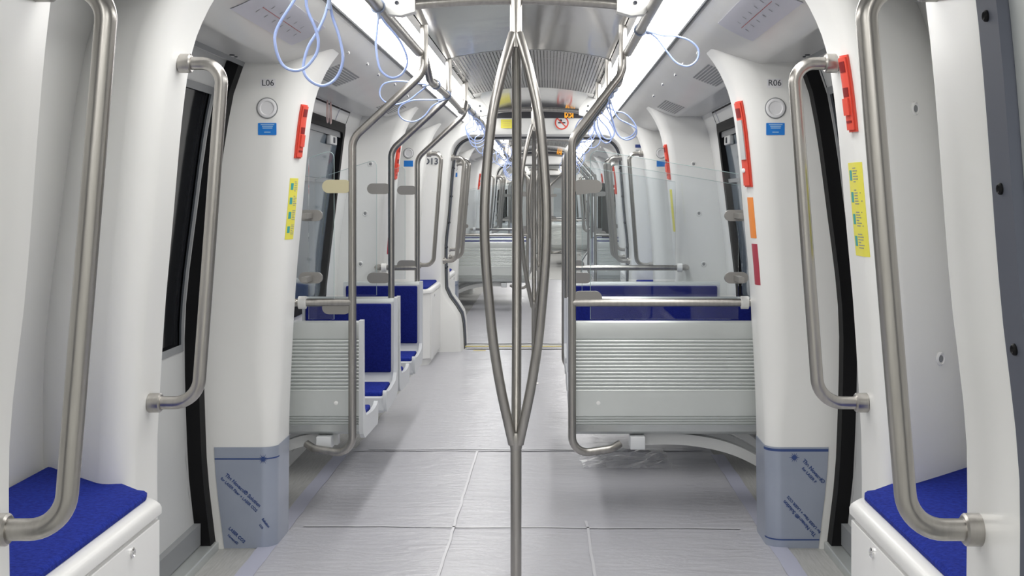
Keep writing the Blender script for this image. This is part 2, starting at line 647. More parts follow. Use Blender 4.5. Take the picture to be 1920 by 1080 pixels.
def pillar_patch(mb, s, Y, yf, d, ya, yb, z0, z1, k0, k1, ny=5, nz=6):
    """slab lying on the pillar's rounded aisle side between plan distances ya..yb and heights z0..z1"""
    def P(y, z, k):
        e = .004
        x = pillar_x(z, y)
        tx = (pillar_x(z, y + e) - pillar_x(z, y - e)) / (2 * e)
        tz = (pillar_x(z + .01, y) - pillar_x(z - .01, y)) / .02
        nv = Vector((-1, tx, tz)).normalized()
        q = Vector((x, y, z)) + nv * k
        return (s * q.x, Y(yf + d * q.y), q.z)
    ys = [ya + (yb - ya) * i / ny for i in range(ny + 1)]
    zs = [z0 + (z1 - z0) * j / nz for j in range(nz + 1)]
    top = [[mb.v(P(y, z, k1)) for y in ys] for z in zs]
    bot = [[mb.v(P(y, z, k0)) for y in ys] for z in zs]
    for j in range(nz):
        for i in range(ny):
            mb.f([top[j][i], top[j][i + 1], top[j + 1][i + 1], top[j + 1][i]])
            mb.f([bot[j][i], bot[j + 1][i], bot[j + 1][i + 1], bot[j][i + 1]])
        mb.f([top[j][0], top[j + 1][0], bot[j + 1][0], bot[j][0]])
        mb.f([top[j][ny], bot[j][ny], bot[j + 1][ny], top[j + 1][ny]])
    for i in range(ny):
        mb.f([top[0][i], bot[0][i], bot[0][i + 1], top[0][i + 1]])
        mb.f([top[nz][i], top[nz][i + 1], bot[nz][i + 1], bot[nz][i]])
    return P((ya + yb) / 2, (z0 + z1) / 2, k1)


def pillar(sec, s, Y, yf, d, where, screws=(), wing=.05, arc=.70):
    """white flared wing-shaped pillar; flat face at yf (door side), body runs in direction d, back face slants to the wall"""
    mb = MB()
    rings = []
    zs = levels(0, 1.6, 12) + levels(1.6, 2.19, 14)[1:]
    for z in zs:
        b = body(z)
        pts = [(b - .028, 0.0)] + pillar_plan(z, 0, 7, arc) + [(b + .03, wing), (b + .03, 0.0)]
        rings.append([(s * x, Y(yf + d * y), z) for x, y in pts])
    mb.loft(rings)
    o = mb.build(setting('trim'), M['white'])
    structure(o, f'white flared pillar on the {LS[s]}, {where}', 'pillar')
    for z in screws:
        x0, y0 = pillar_plan(z, 0, 7, arc)[-1]
        x1, y1 = body(z) + .03, wing
        f = .40
        cx, cy = x0 + (x1 - x0) * f, y0 + (y1 - y0) * f
        ax = Vector((s * (y0 - y1), d * (x1 - x0), 0)).normalized()
        m2 = MB()
        m2.lathe([(.02, -.004), (.02, .003), (.016, .006), (.0145, .003)], (s * cx, Y(yf + d * cy), z), ax, 18)
        so = m2.build('screw_cap', M['white_gloss'], o)
        m2 = MB()
        m2.lathe([(.011, .002), (.010, .0045), (.004, .005)], (s * cx, Y(yf + d * cy), z), ax, 12)
        m2.build('screw', M['midgrey'], so)
    return o


def plan_offset(z, k, y_to=.22):
    """points of the pillar plan on the door face and aisle face pushed out by k"""
    return [(body(z) - .062, -k)] + [q for q in pillar_plan(z, k)[:12] if q[1] < y_to]


def film_wrap(sec, s, Y, yf, d, where, text=True):
    t = thing('protective_film', (s * 1.15, Y(yf), 0), f'blue-grey film round the foot of the {LS[s]} pillar {where}', 'protective film', 'protective films on the pillar feet')
    mb = MB()
    rows = []
    for z in levels(.004, .435, 4):
        out = [(s * x, Y(yf + d * y), z) for x, y in plan_offset(z, .0035, .26)]
        rows.append(out)
    inn = [[(s * x, Y(yf + d * y), z) for x, y in plan_offset(z, .0012, .26)] for z in (.435, .004)]
    mb.grid(rows + inn, closed_v=True)
    sh = mb.build('film_sheet', M['film'], t)
    for za, zb in ((.383, .389),) if s < 0 else ((.417, .428), (.038, .044)):
        b = MB()
        b.grid([[(s * x, Y(yf + d * y), z) for x, y in plan_offset(z, .0042, .06)] for z in (za, zb)])
        b.build('fold_line', M['film_ink'], t)
    if not text:
        return t
    yy = Y(yf) - .0045
    l1, l2 = 'The Novacel\u00ae Solution', 'for LASER Fiber + LASER CO2'
    if s < 0:
        prints = ((-1.196, .243, -43, l1, l2, .021), (-1.222, .052, -43, 'LASER CO2', 'Novacel\u00ae', .018), (-1.100, .105, -52, 'Solution', 'CO2', .014))
    else:
        prints = ((1.238, .325, -48, 'The Novacel\u00ae', 'for LASER F', .022), (1.196, .140, 132, l1, l2, .021))
    for x, z, deg, la, lb, sz in prints:
        a2 = math.radians(deg)
        xd = Vector((math.cos(a2), 0, math.sin(a2))); yd = Vector((-math.sin(a2), 0, math.cos(a2)))
        o0 = Vector((x, yy, z))
        text_part('print', la, sz, frame_mtx(o0 + yd * .012, xd, yd), M['film_ink'], t, bold=.0006)
        text_part('print', lb, sz * .78, frame_mtx(o0 - yd * .013, xd, yd), M['film_ink'], t, bold=.0004)
    # star burst of the print
    c = Vector((-1.102, yy, .385)) if s < 0 else Vector((1.165, yy, .392))
    st = MB()
    for k in range(12):
        a = k / 12 * 2 * PI
        rr = .019 if k % 2 else .024
        dx, dz = math.cos(a), math.sin(a)
        st.poly([c + Vector((-dz * .003, 0, dx * .003)), c + Vector((dz * .003, 0, -dx * .003)), c + Vector((dx * rr, 0, dz * rr))])
    st.lathe([(.010, -.0002), (.010, .0004)], c, (0, -1, 0), 16)
    st.build('printed_star', M['film_ink'], t)
    return t


def arch_path(off=0.0, n=10):
    """gangway opening outline from right floor to left floor"""
    pts = []
    for z in levels(.0, 1.88, 22):
        pts.append((gang(z) + off, z))
    r = .2
    cx, cz = gang(1.9) - r + .0, 1.9
    for k in range(1, n + 1):
        t = k / n * PI / 2
        pts.append((cx + (r + off) * math.cos(t), cz + (r + off) * math.sin(t)))
    top = cz + r + off
    pts.append((.3, top + .006))
    pts.append((0, top + .008))
    L = [(-x, z) for x, z in reversed(pts[:-1])]
    return pts + L


def gangway_end(sec, Y, d, where):
    """end frame: aisle face between y=1.97 and 2.27 (section side at 2.27); d maps near (+1) or far (-1) end"""
    mb = MB()
    a0, a1, a2 = arch_path(0), arch_path(0.0), arch_path(.035)
    outer = []
    for x, z in arch_path(.0):
        sg = 1 if x >= 0 else -1
        if z < 1.89:
            outer.append((sg * (body(z) + .02), z))
        else:
            f = (z - 1.89) / .22
            outer.append((x + sg * (body(1.9) + .02 - abs(x)) * max(0, 1 - (0.82 - min(abs(x), .82)) / .24) if abs(x) > .3 else x, 2.275 if abs(x) < .6 else 1.95 + .32 * f))
    Yd = lambda y: Y(y) if d > 0 else Y(2 * YM - y)
    rows = [[(x * 1.0, Yd(1.97), z) for x, z in arch_path(.03)], [(x, Yd(1.985), z) for x, z in a0], [(x, Yd(2.235), z) for x, z in a1],
            [(x, Yd(2.26), z) for x, z in arch_path(.012)], [(x, Yd(2.27), z) for x, z in a2], [(x, Yd(2.29), z) for x, z in outer]]
    mb.grid(rows)
    o = mb.build(setting('trim'), M['white'])
    structure(o, f'white gangway end frame, {where}', 'gangway frame')
    # rubber ring with bolts on the gangway side
    rb = MB()
    rb.grid([[(x, Yd(1.975), z) for x, z in arch_path(.006)], [(x, Yd(1.97), z) for x, z in arch_path(-.006)],
             [(x, Yd(1.885), z) for x, z in arch_path(-.006)], [(x, Yd(1.88), z) for x, z in arch_path(.05)]])
    r_o = rb.build('rubber_seal', M['rubber_blue'] if d > 0 else M['rubber_dark'], o)
    for s in (-1, 1):
        for z in (.80, 1.0, 1.25, 1.515, 1.8):
            bo = MB()
            bo.lathe([(.010, -.003), (.010, .003), (.007, .006), (.003, .003)], (s * (gang(z) - .006), Yd(1.93), z), (-s, 0, 0), 12)
            bo.build('bolt', M['black'], r_o)
    al = MB()
    al.grid([[(x, Yd(1.88), z) for x, z in arch_path(.012)], [(x, Yd(1.82), z) for x, z in arch_path(.012)]])
    al.build('clamping_ring', M['alu'], o)
    return o


def bellows(sec, y0, y1, where):
    mb = MB()
    rows = []
    n = 4
    for i in range(n + 1):
        y = y0 + (y1 - y0) * i / n
        rows.append([(x, y, z) for x, z in arch_path(.03)])
        if i < n:
            rows.append([(x, y + .4 * (y1 - y0) / n, z) for x, z in arch_path(.05)])
            rows.append([(x, y + .5 * (y1 - y0) / n, z) for x, z in arch_path(.10)])
            rows.append([(x, y + .6 * (y1 - y0) / n, z) for x, z in arch_path(.05)])
    mb.grid(rows)
    o = mb.build(setting('trim'), M['bellows'])
    structure(o, f'grey folded bellows of the gangway, {where}', 'bellows')


def cove(sec, s, Y, y0, y1):
    """sloping panel from the lamp down to a rounded lip, then the flat soffit to the wall"""
    prof = [(.715, 2.226), (.79, 2.170), (.87, 2.127), (.95, 2.095), (1.0, 2.078)]
    prof = [Vector((x, 0, z)) for x, z in prof]
    pts = [(p.x, p.z) for p in smooth_open(prof, 3)]
    pts += [(1.018, 2.073), (LIP_X, LIP_Z - .004), (LIP_X + .02, LIP_Z), (1.31, LIP_Z + .004)]
    mb = MB()
    n = 24
    mb.grid([[(s * x, Y(y0 + (y1 - y0) * i / n), z) for x, z in pts] for i in range(n + 1)])
    o = mb.build(setting('trim'), M['cove'])
    structure(o, f'light grey sloping cove panel under the {LS[s]} ceiling{SEC[sec]}', 'panel')
    return o


def cove_pt(s, x, y, k=0.0):
    """point on the cove panel at half width x"""
    f = curve([(.715, 2.226), (.79, 2.170), (.87, 2.127), (.95, 2.095), (1.0, 2.078), (1.03, 2.072)])
    z = f(x)
    dz = (f(x + .01) - f(x - .01)) / .02
    nrm = Vector((s * dz, 0, -1)).normalized()
    if nrm.z > 0: nrm = -nrm
    return Vector((s * x, y, z)) + nrm * k, Vector((s * 1, 0, dz)).normalized(), nrm


def shell(sec, Y, full=True):
    lo, hi = Y(2.0), Y(11.6)
    # floor
    mb = MB()
    mb.box(-1.45, 1.45, lo, hi, -.06, 0)
    o = mb.build('floor', M['vinyl'])
    structure(o, f'grey vinyl floor of the car{SEC[sec]}', 'floor')
    # ceiling: gently arched metal panel between the lamps, perforated in the middle third
    def ceil_z(x): return 2.30 + .055 * (1 - (x / .47) ** 2)
    mb = MB()
    xs = [-.47 + .94 * i / 16 for i in range(17)]
    for y0, y1 in ((2.0, 6.75), (9.05, 11.6)):
        mb.grid([[(x, Y(y0), ceil_z(x)) for x in xs], [(x, Y(y1), ceil_z(x)) for x in xs]])
    mb.grid([[(x, Y(6.75), ceil_z(x) + .03) for x in xs], [(x, Y(9.05), ceil_z(x) + .03) for x in xs]])
    for yy in (6.75, 9.05):
        mb.grid([[(x, Y(yy), ceil_z(x)) for x in xs], [(x, Y(yy), ceil_z(x) + .03) for x in xs]])
    o = mb.build('ceiling', M['ceil'])
    structure(o, f'shiny arched metal ceiling panels{SEC[sec]}', 'ceiling')
    if full:
        g = MB()
        n = 46
        for i in range(n + 1):
            x = -.455 + .91 * i / n
            z = ceil_z(x)
            g.box(x - .0068, x + .0068, Y(6.76), Y(9.04), z - .0005, z + .004)
        for j in range(31):
            y = 6.76 + 2.28 * j / 30
            wd = .022 if j % 5 else .036
            g.grid([[(x, Y(y) - wd / 2, ceil_z(x) - .001) for x in xs], [(x, Y(y) + wd / 2, ceil_z(x) - .001) for x in xs]])
        g.build('perforated_grille', M['ceil_grille'], o)
    # dark joints and the silver strips between metal panel and lamps
    for s in (-1, 1):
        mb = MB()
        mb.grid([[(s * .47, yy, 2.30), (s * .473, yy, 2.308), (s * .476, yy, 2.30)] for yy in (lo, hi)])
        j = mb.build('shadow_joint', M['black'], o)
        mb = MB()
        mb.grid([[(s * .476, yy, 2.30), (s * .495, yy, 2.292), (s * .505, yy, 2.290)] for yy in (lo, hi)])
        mb.build('edge_strip', M['white'], o)
    # lamps
    for s in (-1, 1):
        t = thing('ceiling_light', (s * .6, (lo + hi) / 2, 2.26), f'long glowing white light strip on the {LS[s]} of the ceiling{SEC[sec]}', 'light', 'ceiling light strips')
        mb = MB()
        mb.grid([[(s * x, yy, z) for x, z in ((.505, 2.290), (.60, 2.262), (.695, 2.234))] for yy in (lo, hi)])
        mb.build('diffuser', M['light'], t)
        mb = MB()
        mb.grid([[(s * x, yy, z) for x, z in ((.695, 2.234), (.70, 2.229), (.706, 2.24), (.715, 2.227))] for yy in (lo, hi)])
        mb.build('edge_channel', M['midgrey'], t)
    for s in (-1, 1):
        cv = cove(sec, s, Y, 2.0, 11.6)
        if full:
            # slotted outlets and small studs
            for yy, x0, x1, ln in ((5.80, .872, .985, .60), (7.80, .872, .985, .60)):
                sl = MB()
                for i in range(9):
                    x = x0 + (x1 - x0) * i / 8
                    p, u, nr = cove_pt(s, x, Y(yy), .0012)
                    a = p + Vector((0, -ln / 2, 0)); b = p + Vector((0, ln / 2, 0))
                    sl.quad(a - u * .0046, b - u * .0046, b + u * .0046, a + u * .0046)
                sl.build('air_slots', M['midgrey'], cv)
            for x, yy in ((.80, 5.35), (.79, 5.85), (.80, 6.3), (.79, 6.9), (.80, 7.6)):
                p, u, nr = cove_pt(s, x, Y(yy), 0)
                st = MB()
                st.lathe([(.008, -.002), (.008, .002), (.005, .006), (.004, .009)], p, nr, 12)
                st.build('stud', M['chrome'], cv)
            for yy in (4.72, 4.78):
                st = MB()
                st.lathe([(.011 if yy < 4.75 else .007, -.001), (.010 if yy < 4.75 else .006, .002)], (s * 1.16, Y(yy), LIP_Z), (0, 0, -1), 12)
                st.build('sensor', M['ink'], cv)


# ------------------------------------------------------------------ fittings
def seat(sec, s, Y, x_in, x_out, yb, d, n, label, group):
    """bench of n places; aisle end at x_in, wall end x_out, back plane at yb, sitter looks in direction d"""
    t = thing('seat_bench', ((x_in + x_out) / 2, Y(yb), 0), label, 'seat', group)
    W = lambda u, z: (Y(yb + d * u), z)
    # outer aluminium shell: ribbed back, curved under
    prof = [(.022, .922), (.004, .915), (0, .90), (0, .842)]
    z = .84
    while z > .605:
        prof += [(.0005, z - .001), (.008, z - .0025), (.008, z - .0055), (.0005, z - .007), (-.0012, z - .0112)]
        z -= .0166
    prof += [(0, .598), (0, .481)]
    z = .479
    for k in range(4):
        prof += [(.001 * k, z - .001), (.0075 + .001 * k, z - .0025), (.0075 + .001 * k, z - .0055), (.001 * k + .0005, z - .008)]
        z -= .012
    prof += [(.010, .425), (.022, .40), (.045, .384), (.08, .378), (.40, .392), (.455, .405), (.475, .425)]
    inner = [(.470, .432), (.42, .414), (.08, .40), (.050, .42), (.036, .46), (.034, .90), (.028, .918)]
    mb = MB()
    xa, xb = sorted((x_in, x_out))
    ring = [W(u, zz) for u, zz in prof + inner]
    mb.loft([[(xa, y, zz) for y, zz in ring], [(xb, y, zz) for y, zz in ring]])
    mb.build('back_shell', M['alu'], t, angle=28)
    # inner pan
    pan = [(.036, .90), (.036, .50), (.055, .455), (.10, .432), (.40, .425), (.468, .432), (.485, .425), (.487, .36), (.475, .345), (.40, .40), (.08, .402), (.045, .43)]
    mb = MB()
    ring = [W(u, zz) for u, zz in pan]
    mb.loft([[(xa + .004, y, zz) for y, zz in ring], [(xb - .004, y, zz) for y, zz in ring]])
    mb.build('seat_pan', M['seat_grey'], t, angle=28)
    wd = (xb - xa) / n
    for i in range(n):
        a, b = xa + wd * i + .022, xa + wd * (i + 1) - .022
        mb = MB()
        mb.box(a, b, Y(yb + d * .085), Y(yb + d * .455), .42, .452, bev=.010)
        mb.build('seat_cushion', M['blue'], t)
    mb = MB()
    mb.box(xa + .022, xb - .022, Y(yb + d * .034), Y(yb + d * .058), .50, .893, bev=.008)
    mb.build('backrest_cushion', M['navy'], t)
    # aisle end cheek
    ch = [(-.004, .925), (.042, .925), (.048, .57), (.06, .50)]
    ch += [(p.x, p.y) for p in smooth_open([(.10, .462, 0), (.30, .447, 0), (.43, .452, 0), (.474, .466, 0), (.490, .445, 0), (.490, .39, 0), (.472, .352, 0), (.42, .352, 0)], 3)]
    ch += [(.06, .362), (.012, .39), (-.004, .43)]
    sgn = 1 if x_out > x_in else -1
    mb = MB()
    ring = [W(u, zz) for u, zz in ch]
    mb.loft([[(x_in - sgn * .012, y, zz) for y, zz in ring], [(x_in + sgn * .008, y, zz) for y, zz in ring]])
    mb.build('end_cheek', M['seat_grey'], t)
    # two curved cantilever arms to the side wall
    xw = sgn * 1.385
    for u in (.10, .36):
        y = Y(yb + d * u)
        xs = x_in + sgn * .30 if n > 1 else x_in + sgn * .12
        path = smooth_open([(xs, y, .352), (xs + (xw - xs) * .28, y, .350), (xs + (xw - xs) * .55, y, .30), (xs + (xw - xs) * .8, y, .18), (xw - sgn * .03, y, .045)], 5)
        mb = MB()
        rows = []
        for i, p in enumerate(path):
            h = .026
            rows.append([(p.x, p.y - .028, p.z + h), (p.x, p.y + .028, p.z + h), (p.x, p.y + .028, p.z - h), (p.x, p.y - .028, p.z - h)])
        mb.loft(rows)
        mb.build('support_arm', M['grey'], t)
    mb = MB()
    xs = x_in + sgn * (.265 if n > 1 else .14)
    yc = Y(yb + d * .04)
    mb.box(xs, xs + sgn * .07, Y(yb + d * .0), Y(yb + d * .12), .318, .378, bev=.004)
    mb.build('mounting_block', M['seat_grey'], t)
    # small white plug on the back
    mb = MB()
    mb.lathe([(.010, -.001), (.010, .002), (.006, .003)], (x_in + sgn * .115, Y(yb), .538), (0, -d, 0), 14)
    mb.build('plug', M['white_gloss'], t)
    return t


RAIL_X, RAIL_Z = .485, 2.175
LOW_Z = 2.085


def seat_pole(sec, s, Y, x, yp, y_end, label, d=1, foot=False, bar_to=None, bar_z=1.013, z0=.92):
    """bent pole by a seat end: vertical, slanting outwards-in to the ceiling"""
    t = thing('grab_pole', (x, Y(yp), 0), label, 'grab pole', 'bent grab poles by the seat ends')
    o = s
    xt = s * .462
    y = Y(yp)
    pts, rad = [], []
    if foot:
        xf = x + s * .235
        pts += [(xf - s * .01, y + .06 * d, .342), (xf - s * .05, y + .03 * d, .325), (x, y, .305)]
        rad += [.02, .05, .075]
    else:
        pts += [(x, y, z0)]
        rad += [0]
    pts += [(x, y, 1.775), (xt, y, 2.085), (xt, y, 2.33)]
    rad += [.10, .11, .02]
    mb = MB()
    mb.tube(fillet(pts, rad, 9), .0185, 16)
    mb.build('tube', M['steel'], t)
    fl = MB()
    fl.lathe([(.030, 0), (.030, .012), (.02, .02)], (xt, y, 2.332), (0, 0, -1), 18)
    fl.build('ceiling_flange', M['steel'], t)
    if bar_to is not None:
        b = MB()
        b.tube(fillet([(x, y, bar_z), (bar_to + s * .045, y, bar_z), (bar_to + s * .045, y - d * .15, bar_z)], [0, .05, 0], 6), .0185, 14)
        b.build('cross_bar', M['steel'], t)
        b = MB()
        b.lathe([(.030, -.006), (.030, .028), (.024, .03)], (bar_to, y, bar_z), (-s, 0, 0), 18)
        b.build('flange', M['bracket'], t)
    return t


def partition(sec, s, Y, xp, yp, x_far, label, khaki=False, far_clamps=True, off=1):
    """clear draught screen above a seat back, clamped to the pole and to the pillar"""
    t = thing('glass_screen', ((xp + x_far) / 2, Y(yp), .93), label, 'glass screen', 'draught screens above the seat backs')
    x0 = xp + s * .085
    zt0, zt1 = 1.725, 1.725 - abs(x_far - x0) * .165 - .0
    if abs(x_far - x0) < .4: zt1 = 1.725 - abs(x_far - x0) * .33
    r = .045
    pts = [(x0, .935), (x_far, .935), (x_far, zt1)]
    sl = (zt1 - zt0) / (x_far - x0)
    for k in range(7):
        a = k / 6
        # rounded aisle corner
        p0 = Vector((x0 + s * r, zt0 + sl * s * r)); p1 = Vector((x0, zt0)); p2 = Vector((x0, zt0 - r))
        q = p0 * (1 - a) ** 2 + p1 * 2 * a * (1 - a) + p2 * a * a
        pts.append((q.x, q.y))
    y = Y(yp)
    mb = MB()
    mb.loft([[(x, y - .004, z) for x, z in pts], [(x, y + .004, z) for x, z in pts]], cap=True)
    g = mb.build('glass_pane', M['glass'], t, smooth=False)
    ed = MB()
    ed.tube([(x, y, z) for x, z in pts[2:]] + [(x0, y, .935)], .0014, 6)
    ed.build('polished_edge', M['glass_edge'], t)
    for z in (1.553, 1.035 if not khaki else .99):
        mb = MB()
        plate(mb, frame_mtx((xp + s * .072, y - .010, z), (1, 0, 0), (0, 0, 1)), .135, .062, .020, .031, -.020)
        mb.build('clamp', M['clamp_khaki'] if khaki and z > 1.5 else M['clamp'], t)
    for z in (1.418, 1.128) if far_clamps else ():
        mb = MB()
        plate(mb, frame_mtx((x_far - s * .01, y - .010, z), (1, 0, 0), (0, 0, 1)), .11, .052, .020, .026, -.020)
        if off:
            mb.box(x_far - s * .01 - .012, x_far - s * .01 + .012, y - off * .008, y - off * .15, z - .012, z + .012)
        mb.build('clamp', M['clamp'], t)
    return t


def trident(sec, x, y, label):
    t = thing('branched_pole', (x, y, 0), label, 'pole', 'branched steel poles in the door areas')
    zb, zt = .655, 2.066
    mb = MB()
    mb.tube([(x, y, 0), (x, y, zb - .02)], .0195, 20)
    mb.build('lower_tube', M['steel'], t)
    R = curve([(0, .012), (.16, .068), (.3, .1), (.54, .126), (.765, .102), (.9, .058), (1, .010)])
    for a in (210, -30, 90):
        a = math.radians(a)
        pts = []
        for i in range(25):
            q = i / 24
            rr = R(q)
            pts.append((x + rr * math.cos(a), y + rr * math.sin(a), zb - .03 + (zt - zb + .05) * q))
        mb = MB()
        mb.tube(pts, .0175, 14)
        mb.build('bow', M['steel'], t)
    mb = MB()
    mb.tube([(x, y, zt - .03), (x, y, 2.345)], .0215, 18)
    mb.build('upper_tube', M['steel'], t)
    mb = MB()
    mb.lathe([(.02, -.05), (.0235, -.03), (.0245, 0), (.022, .01)], (x, y, zb + .0), (0, 0, 1), 18)
    mb.build('collar', M['steel'], t)
    mb = MB()
    mb.lathe([(.04, 0), (.04, .008), (.022, .014)], (x, y, 0.004), (0, 0, 1), 20)
    mb.build('floor_flange', M['steel'], t)


def overhead(sec, Y):
    # cross tubes in the door areas with pressed bracket plates
    for yc, wh in ((4.2, 'nearest the doors in front' if sec == 0 else 'first'), (9.4, 'by the far doors' if sec == 0 else 'second')):
        t = thing('cross_rail', (0, Y(yc), 2.2), f'horizontal steel tube under the ceiling, {wh}{SEC[sec]}', 'handrail', 'overhead cross tubes')
        mb = MB()
        pts = [(x, Y(yc), 2.19 + .022 * (1 - (x / .4) ** 2)) for x in [-.40 + .8 * i / 12 for i in range(13)]]
        mb.tube(pts, .0185, 14)
        mb.build('tube', M['steel'], t)
        for s in (-1, 1):
            mb = MB()
            prof = [(.36, 2.165), (.36, 2.215), (.43, 2.31), (.50, 2.29), (.50, 2.215), (.46, 2.155), (.41, 2.15)]
            mb.loft([[(s * x, Y(yc) + k, z) for x, z in prof] for k in (-.028, .028)])
            b = mb.build('bracket', M['bracket'], t)
            for x, z in ((.425, 2.195), (.433, 2.235)):
                q = MB()
                q.lathe([(.007, 0), (.007, .003), (.003, .001)], (s * x, Y(yc) - .028, z), (0, -1, 0), 12)
                q.build('screw', M['ink'], b)
    for s in (-1, 1):
        a = thing('overhead_rail', (s * RAIL_X, Y(3.7), RAIL_Z), f'overhead steel handrail along the {LS[s]} light strip near the doors{SEC[sec]}', 'handrail', 'overhead handrails')
        mb = MB()
        mb.tube([(s * RAIL_X, Y(2.35), RAIL_Z), (s * RAIL_X, Y(5.43), RAIL_Z)], .021, 16)
        mb.build('tube', M['steel'], a)
        a = thing('overhead_rail', (s * .462, Y(6.8), LOW_Z), f'lower overhead handrail linking the bent poles on the {LS[s]}{SEC[sec]}', 'handrail', 'overhead handrails')
        for ya, yb in ((5.45, 6.8), (8.15, 6.8)):
            dd = 1 if yb > ya else -1
            mb = MB()
            mb.tube(fillet([(s * .462, Y(ya + dd * .018), 2.16), (s * .462, Y(ya + dd * .25), 2.075), (s * .462, Y(yb - dd * .0), LOW_Z)], [0, .2, 0], 8), .0185, 14)
            tb = mb.build('tube', M['steel'], a)
            mb = MB()
            mb.lathe([(.019, -.016), (.023, -.014), (.023, .014), (.019, .016)], (s * .462, Y(ya + dd * .42), 2.076), (0, 1, 0), 16)
            mb.build('collar', M['steel'], tb)
        a = thing('overhead_rail', (s * RAIL_X, Y(9.7), RAIL_Z), f'overhead steel handrail along the {LS[s]} light strip past the seats{SEC[sec]}', 'handrail', 'overhead handrails')
        mb = MB()
        mb.tube([(s * RAIL_X, Y(8.17), RAIL_Z), (s * RAIL_X, Y(11.25), RAIL_Z)], .021, 16)
        mb.build('tube', M['steel'], a)


def d_handle(name, s, pts, rads, r, label, group, flange_r=.028):
    """bent tube with a collar at both ends, fixed to the lining"""
    t = thing(name, pts[0], label, 'grab bar', group)
    mb = MB()
    mb.tube(fillet(pts, rads, 10), r, 18)
    mb.build('tube', M['steel'], t)
    for a, b in ((pts[0], pts[1]), (pts[-1], pts[-2])):
        dv = (Vector(b) - Vector(a)).normalized()
        mb = MB()
        mb.lathe([(flange_r * .86, -.004), (flange_r, .0), (flange_r, .030), (flange_r * .86, .034)], a, dv, 20)
        mb.build('flange', M['steel'], t)
    return t


def door_bar(sec, s, Y, y, where):
    yy = Y(y)
    p0, p1 = pill(1.886), pill(.912)
    d_handle('door_grab_bar', s, [(s * (p0 - .002), yy, 1.886), (s * (p0 - .125), yy, 1.886), (s * (p1 - .14), yy, .912), (s * (p1 - .002), yy, .912)], [0, .115, .115, 0], .0185,
             f'steel grab bar on the {LS[s]} pillar, {where}', 'grab bars on the door pillars')


def gang_bar(sec, s, Y, y, where):
    yy = Y(y)
    d_handle('gangway_grab_bar', s, [(s * (gang(1.893) + .003), yy, 1.893), (s * .700, yy, 1.893), (s * .782, yy, .885), (s * (gang(.885) + .003), yy, .885)], [0, .12, .13, 0], .0205,
             f'tall grab bar on the {LS[s]} gangway frame {where}', 'grab bars on the gangway frames', .030)


def seat_box(sec, s, Y, d, where):
    """white locker with blue cushion between door pillar and gangway frame (near end d=+1, far end d=-1)"""
    Yd = lambda y: Y(y) if d > 0 else Y(2 * YM - y)
    t = thing('seat_box', (s * 1.2, Yd(2.75), 0), f'white locker seat with blue cushion on the {LS[s]}, {where}', 'seat', 'locker seats beside the doors')
    y0, y1 = 2.27, 3.20
    x0 = .925

    def plan(k, yk):
        return [(x0 + k, y0), (x0 + k, y1 - .05 - yk), (x0 + k + .02, y1 - .02 - yk), (x0 + .05 + k, y1 - yk), (body(.4) - .012, y1 + .33 - yk), (body(.4) - .012, y0)]
    mb = MB()
    rings = [[(s * x, Yd(y), z) for x, y in plan(k, yk)] for k, yk, z in ((.03, .03, .0), (.03, .03, .06), (.012, .012, .07), (.012, .012, .64), (.012, .012, .646))]
    mb.loft(rings)
    mb.build('locker', M['box_white'], t)
    mb = MB()
    mb.loft([[(s * x, Yd(y), z) for x, y in plan(k, yk)] for k, yk, z in ((.004, .004, .648), (0, 0, .652), (0, 0, .668), (.004, .003, .678), (.014, .010, .686), (.030, .022, .688))])
    mb.build('lid', M['box_white'], t)
    mb = MB()

    def cplan(k):
        return [(x0 + .038 + k, y0 + .02), (x0 + .038 + k, y1 - .06 - k), (x0 + .048 + k, y1 - .025 - k), (x0 + .07 + k, y1 - .015 - k), (1.31 - k, y1 + .29 - k), (1.352 - k, y1 + .31 - k), (1.366 - k, y1 + .28 - k), (1.366 - k, y0 + .02)]
    mb.loft([[(s * x, Yd(y), z) for x, y in cplan(k)] for k, z in ((.004, .686), (0, .692), (0, .700), (.006, .707), (.02, .709))])
    mb.build('cushion', M['blue'], t)
    # flap with its square-key lock
    mb = MB()
    mb.box(s * (x0 + .002), s * (x0 + .014), Yd(y0 + .03), Yd(y1 - .06), .06, .638, bev=.003)
    fl = mb.build('flap', M['box_white'], t)
    mb = MB()
    mb.lathe([(.013, -.004), (.013, .004), (.009, .007), (.006, .004)], (s * (x0 + .002), Yd(y1 - .27), .612), (-s, 0, 0), 16)
    mb.build('lock', M['chrome'], fl)
    return t


def bars(mb, mtx, rows, h, z=.0009):
    for x0, x1, y in rows:
        mb.loft([[mtx @ Vector(p) for p in ((x0, y - h / 2, 0), (x1, y - h / 2, 0), (x1, y + h / 2, 0), (x0, y + h / 2, 0))],
                 [mtx @ Vector(p) for p in ((x0, y - h / 2, z), (x1, y - h / 2, z), (x1, y + h / 2, z), (x0, y + h / 2, z))]])


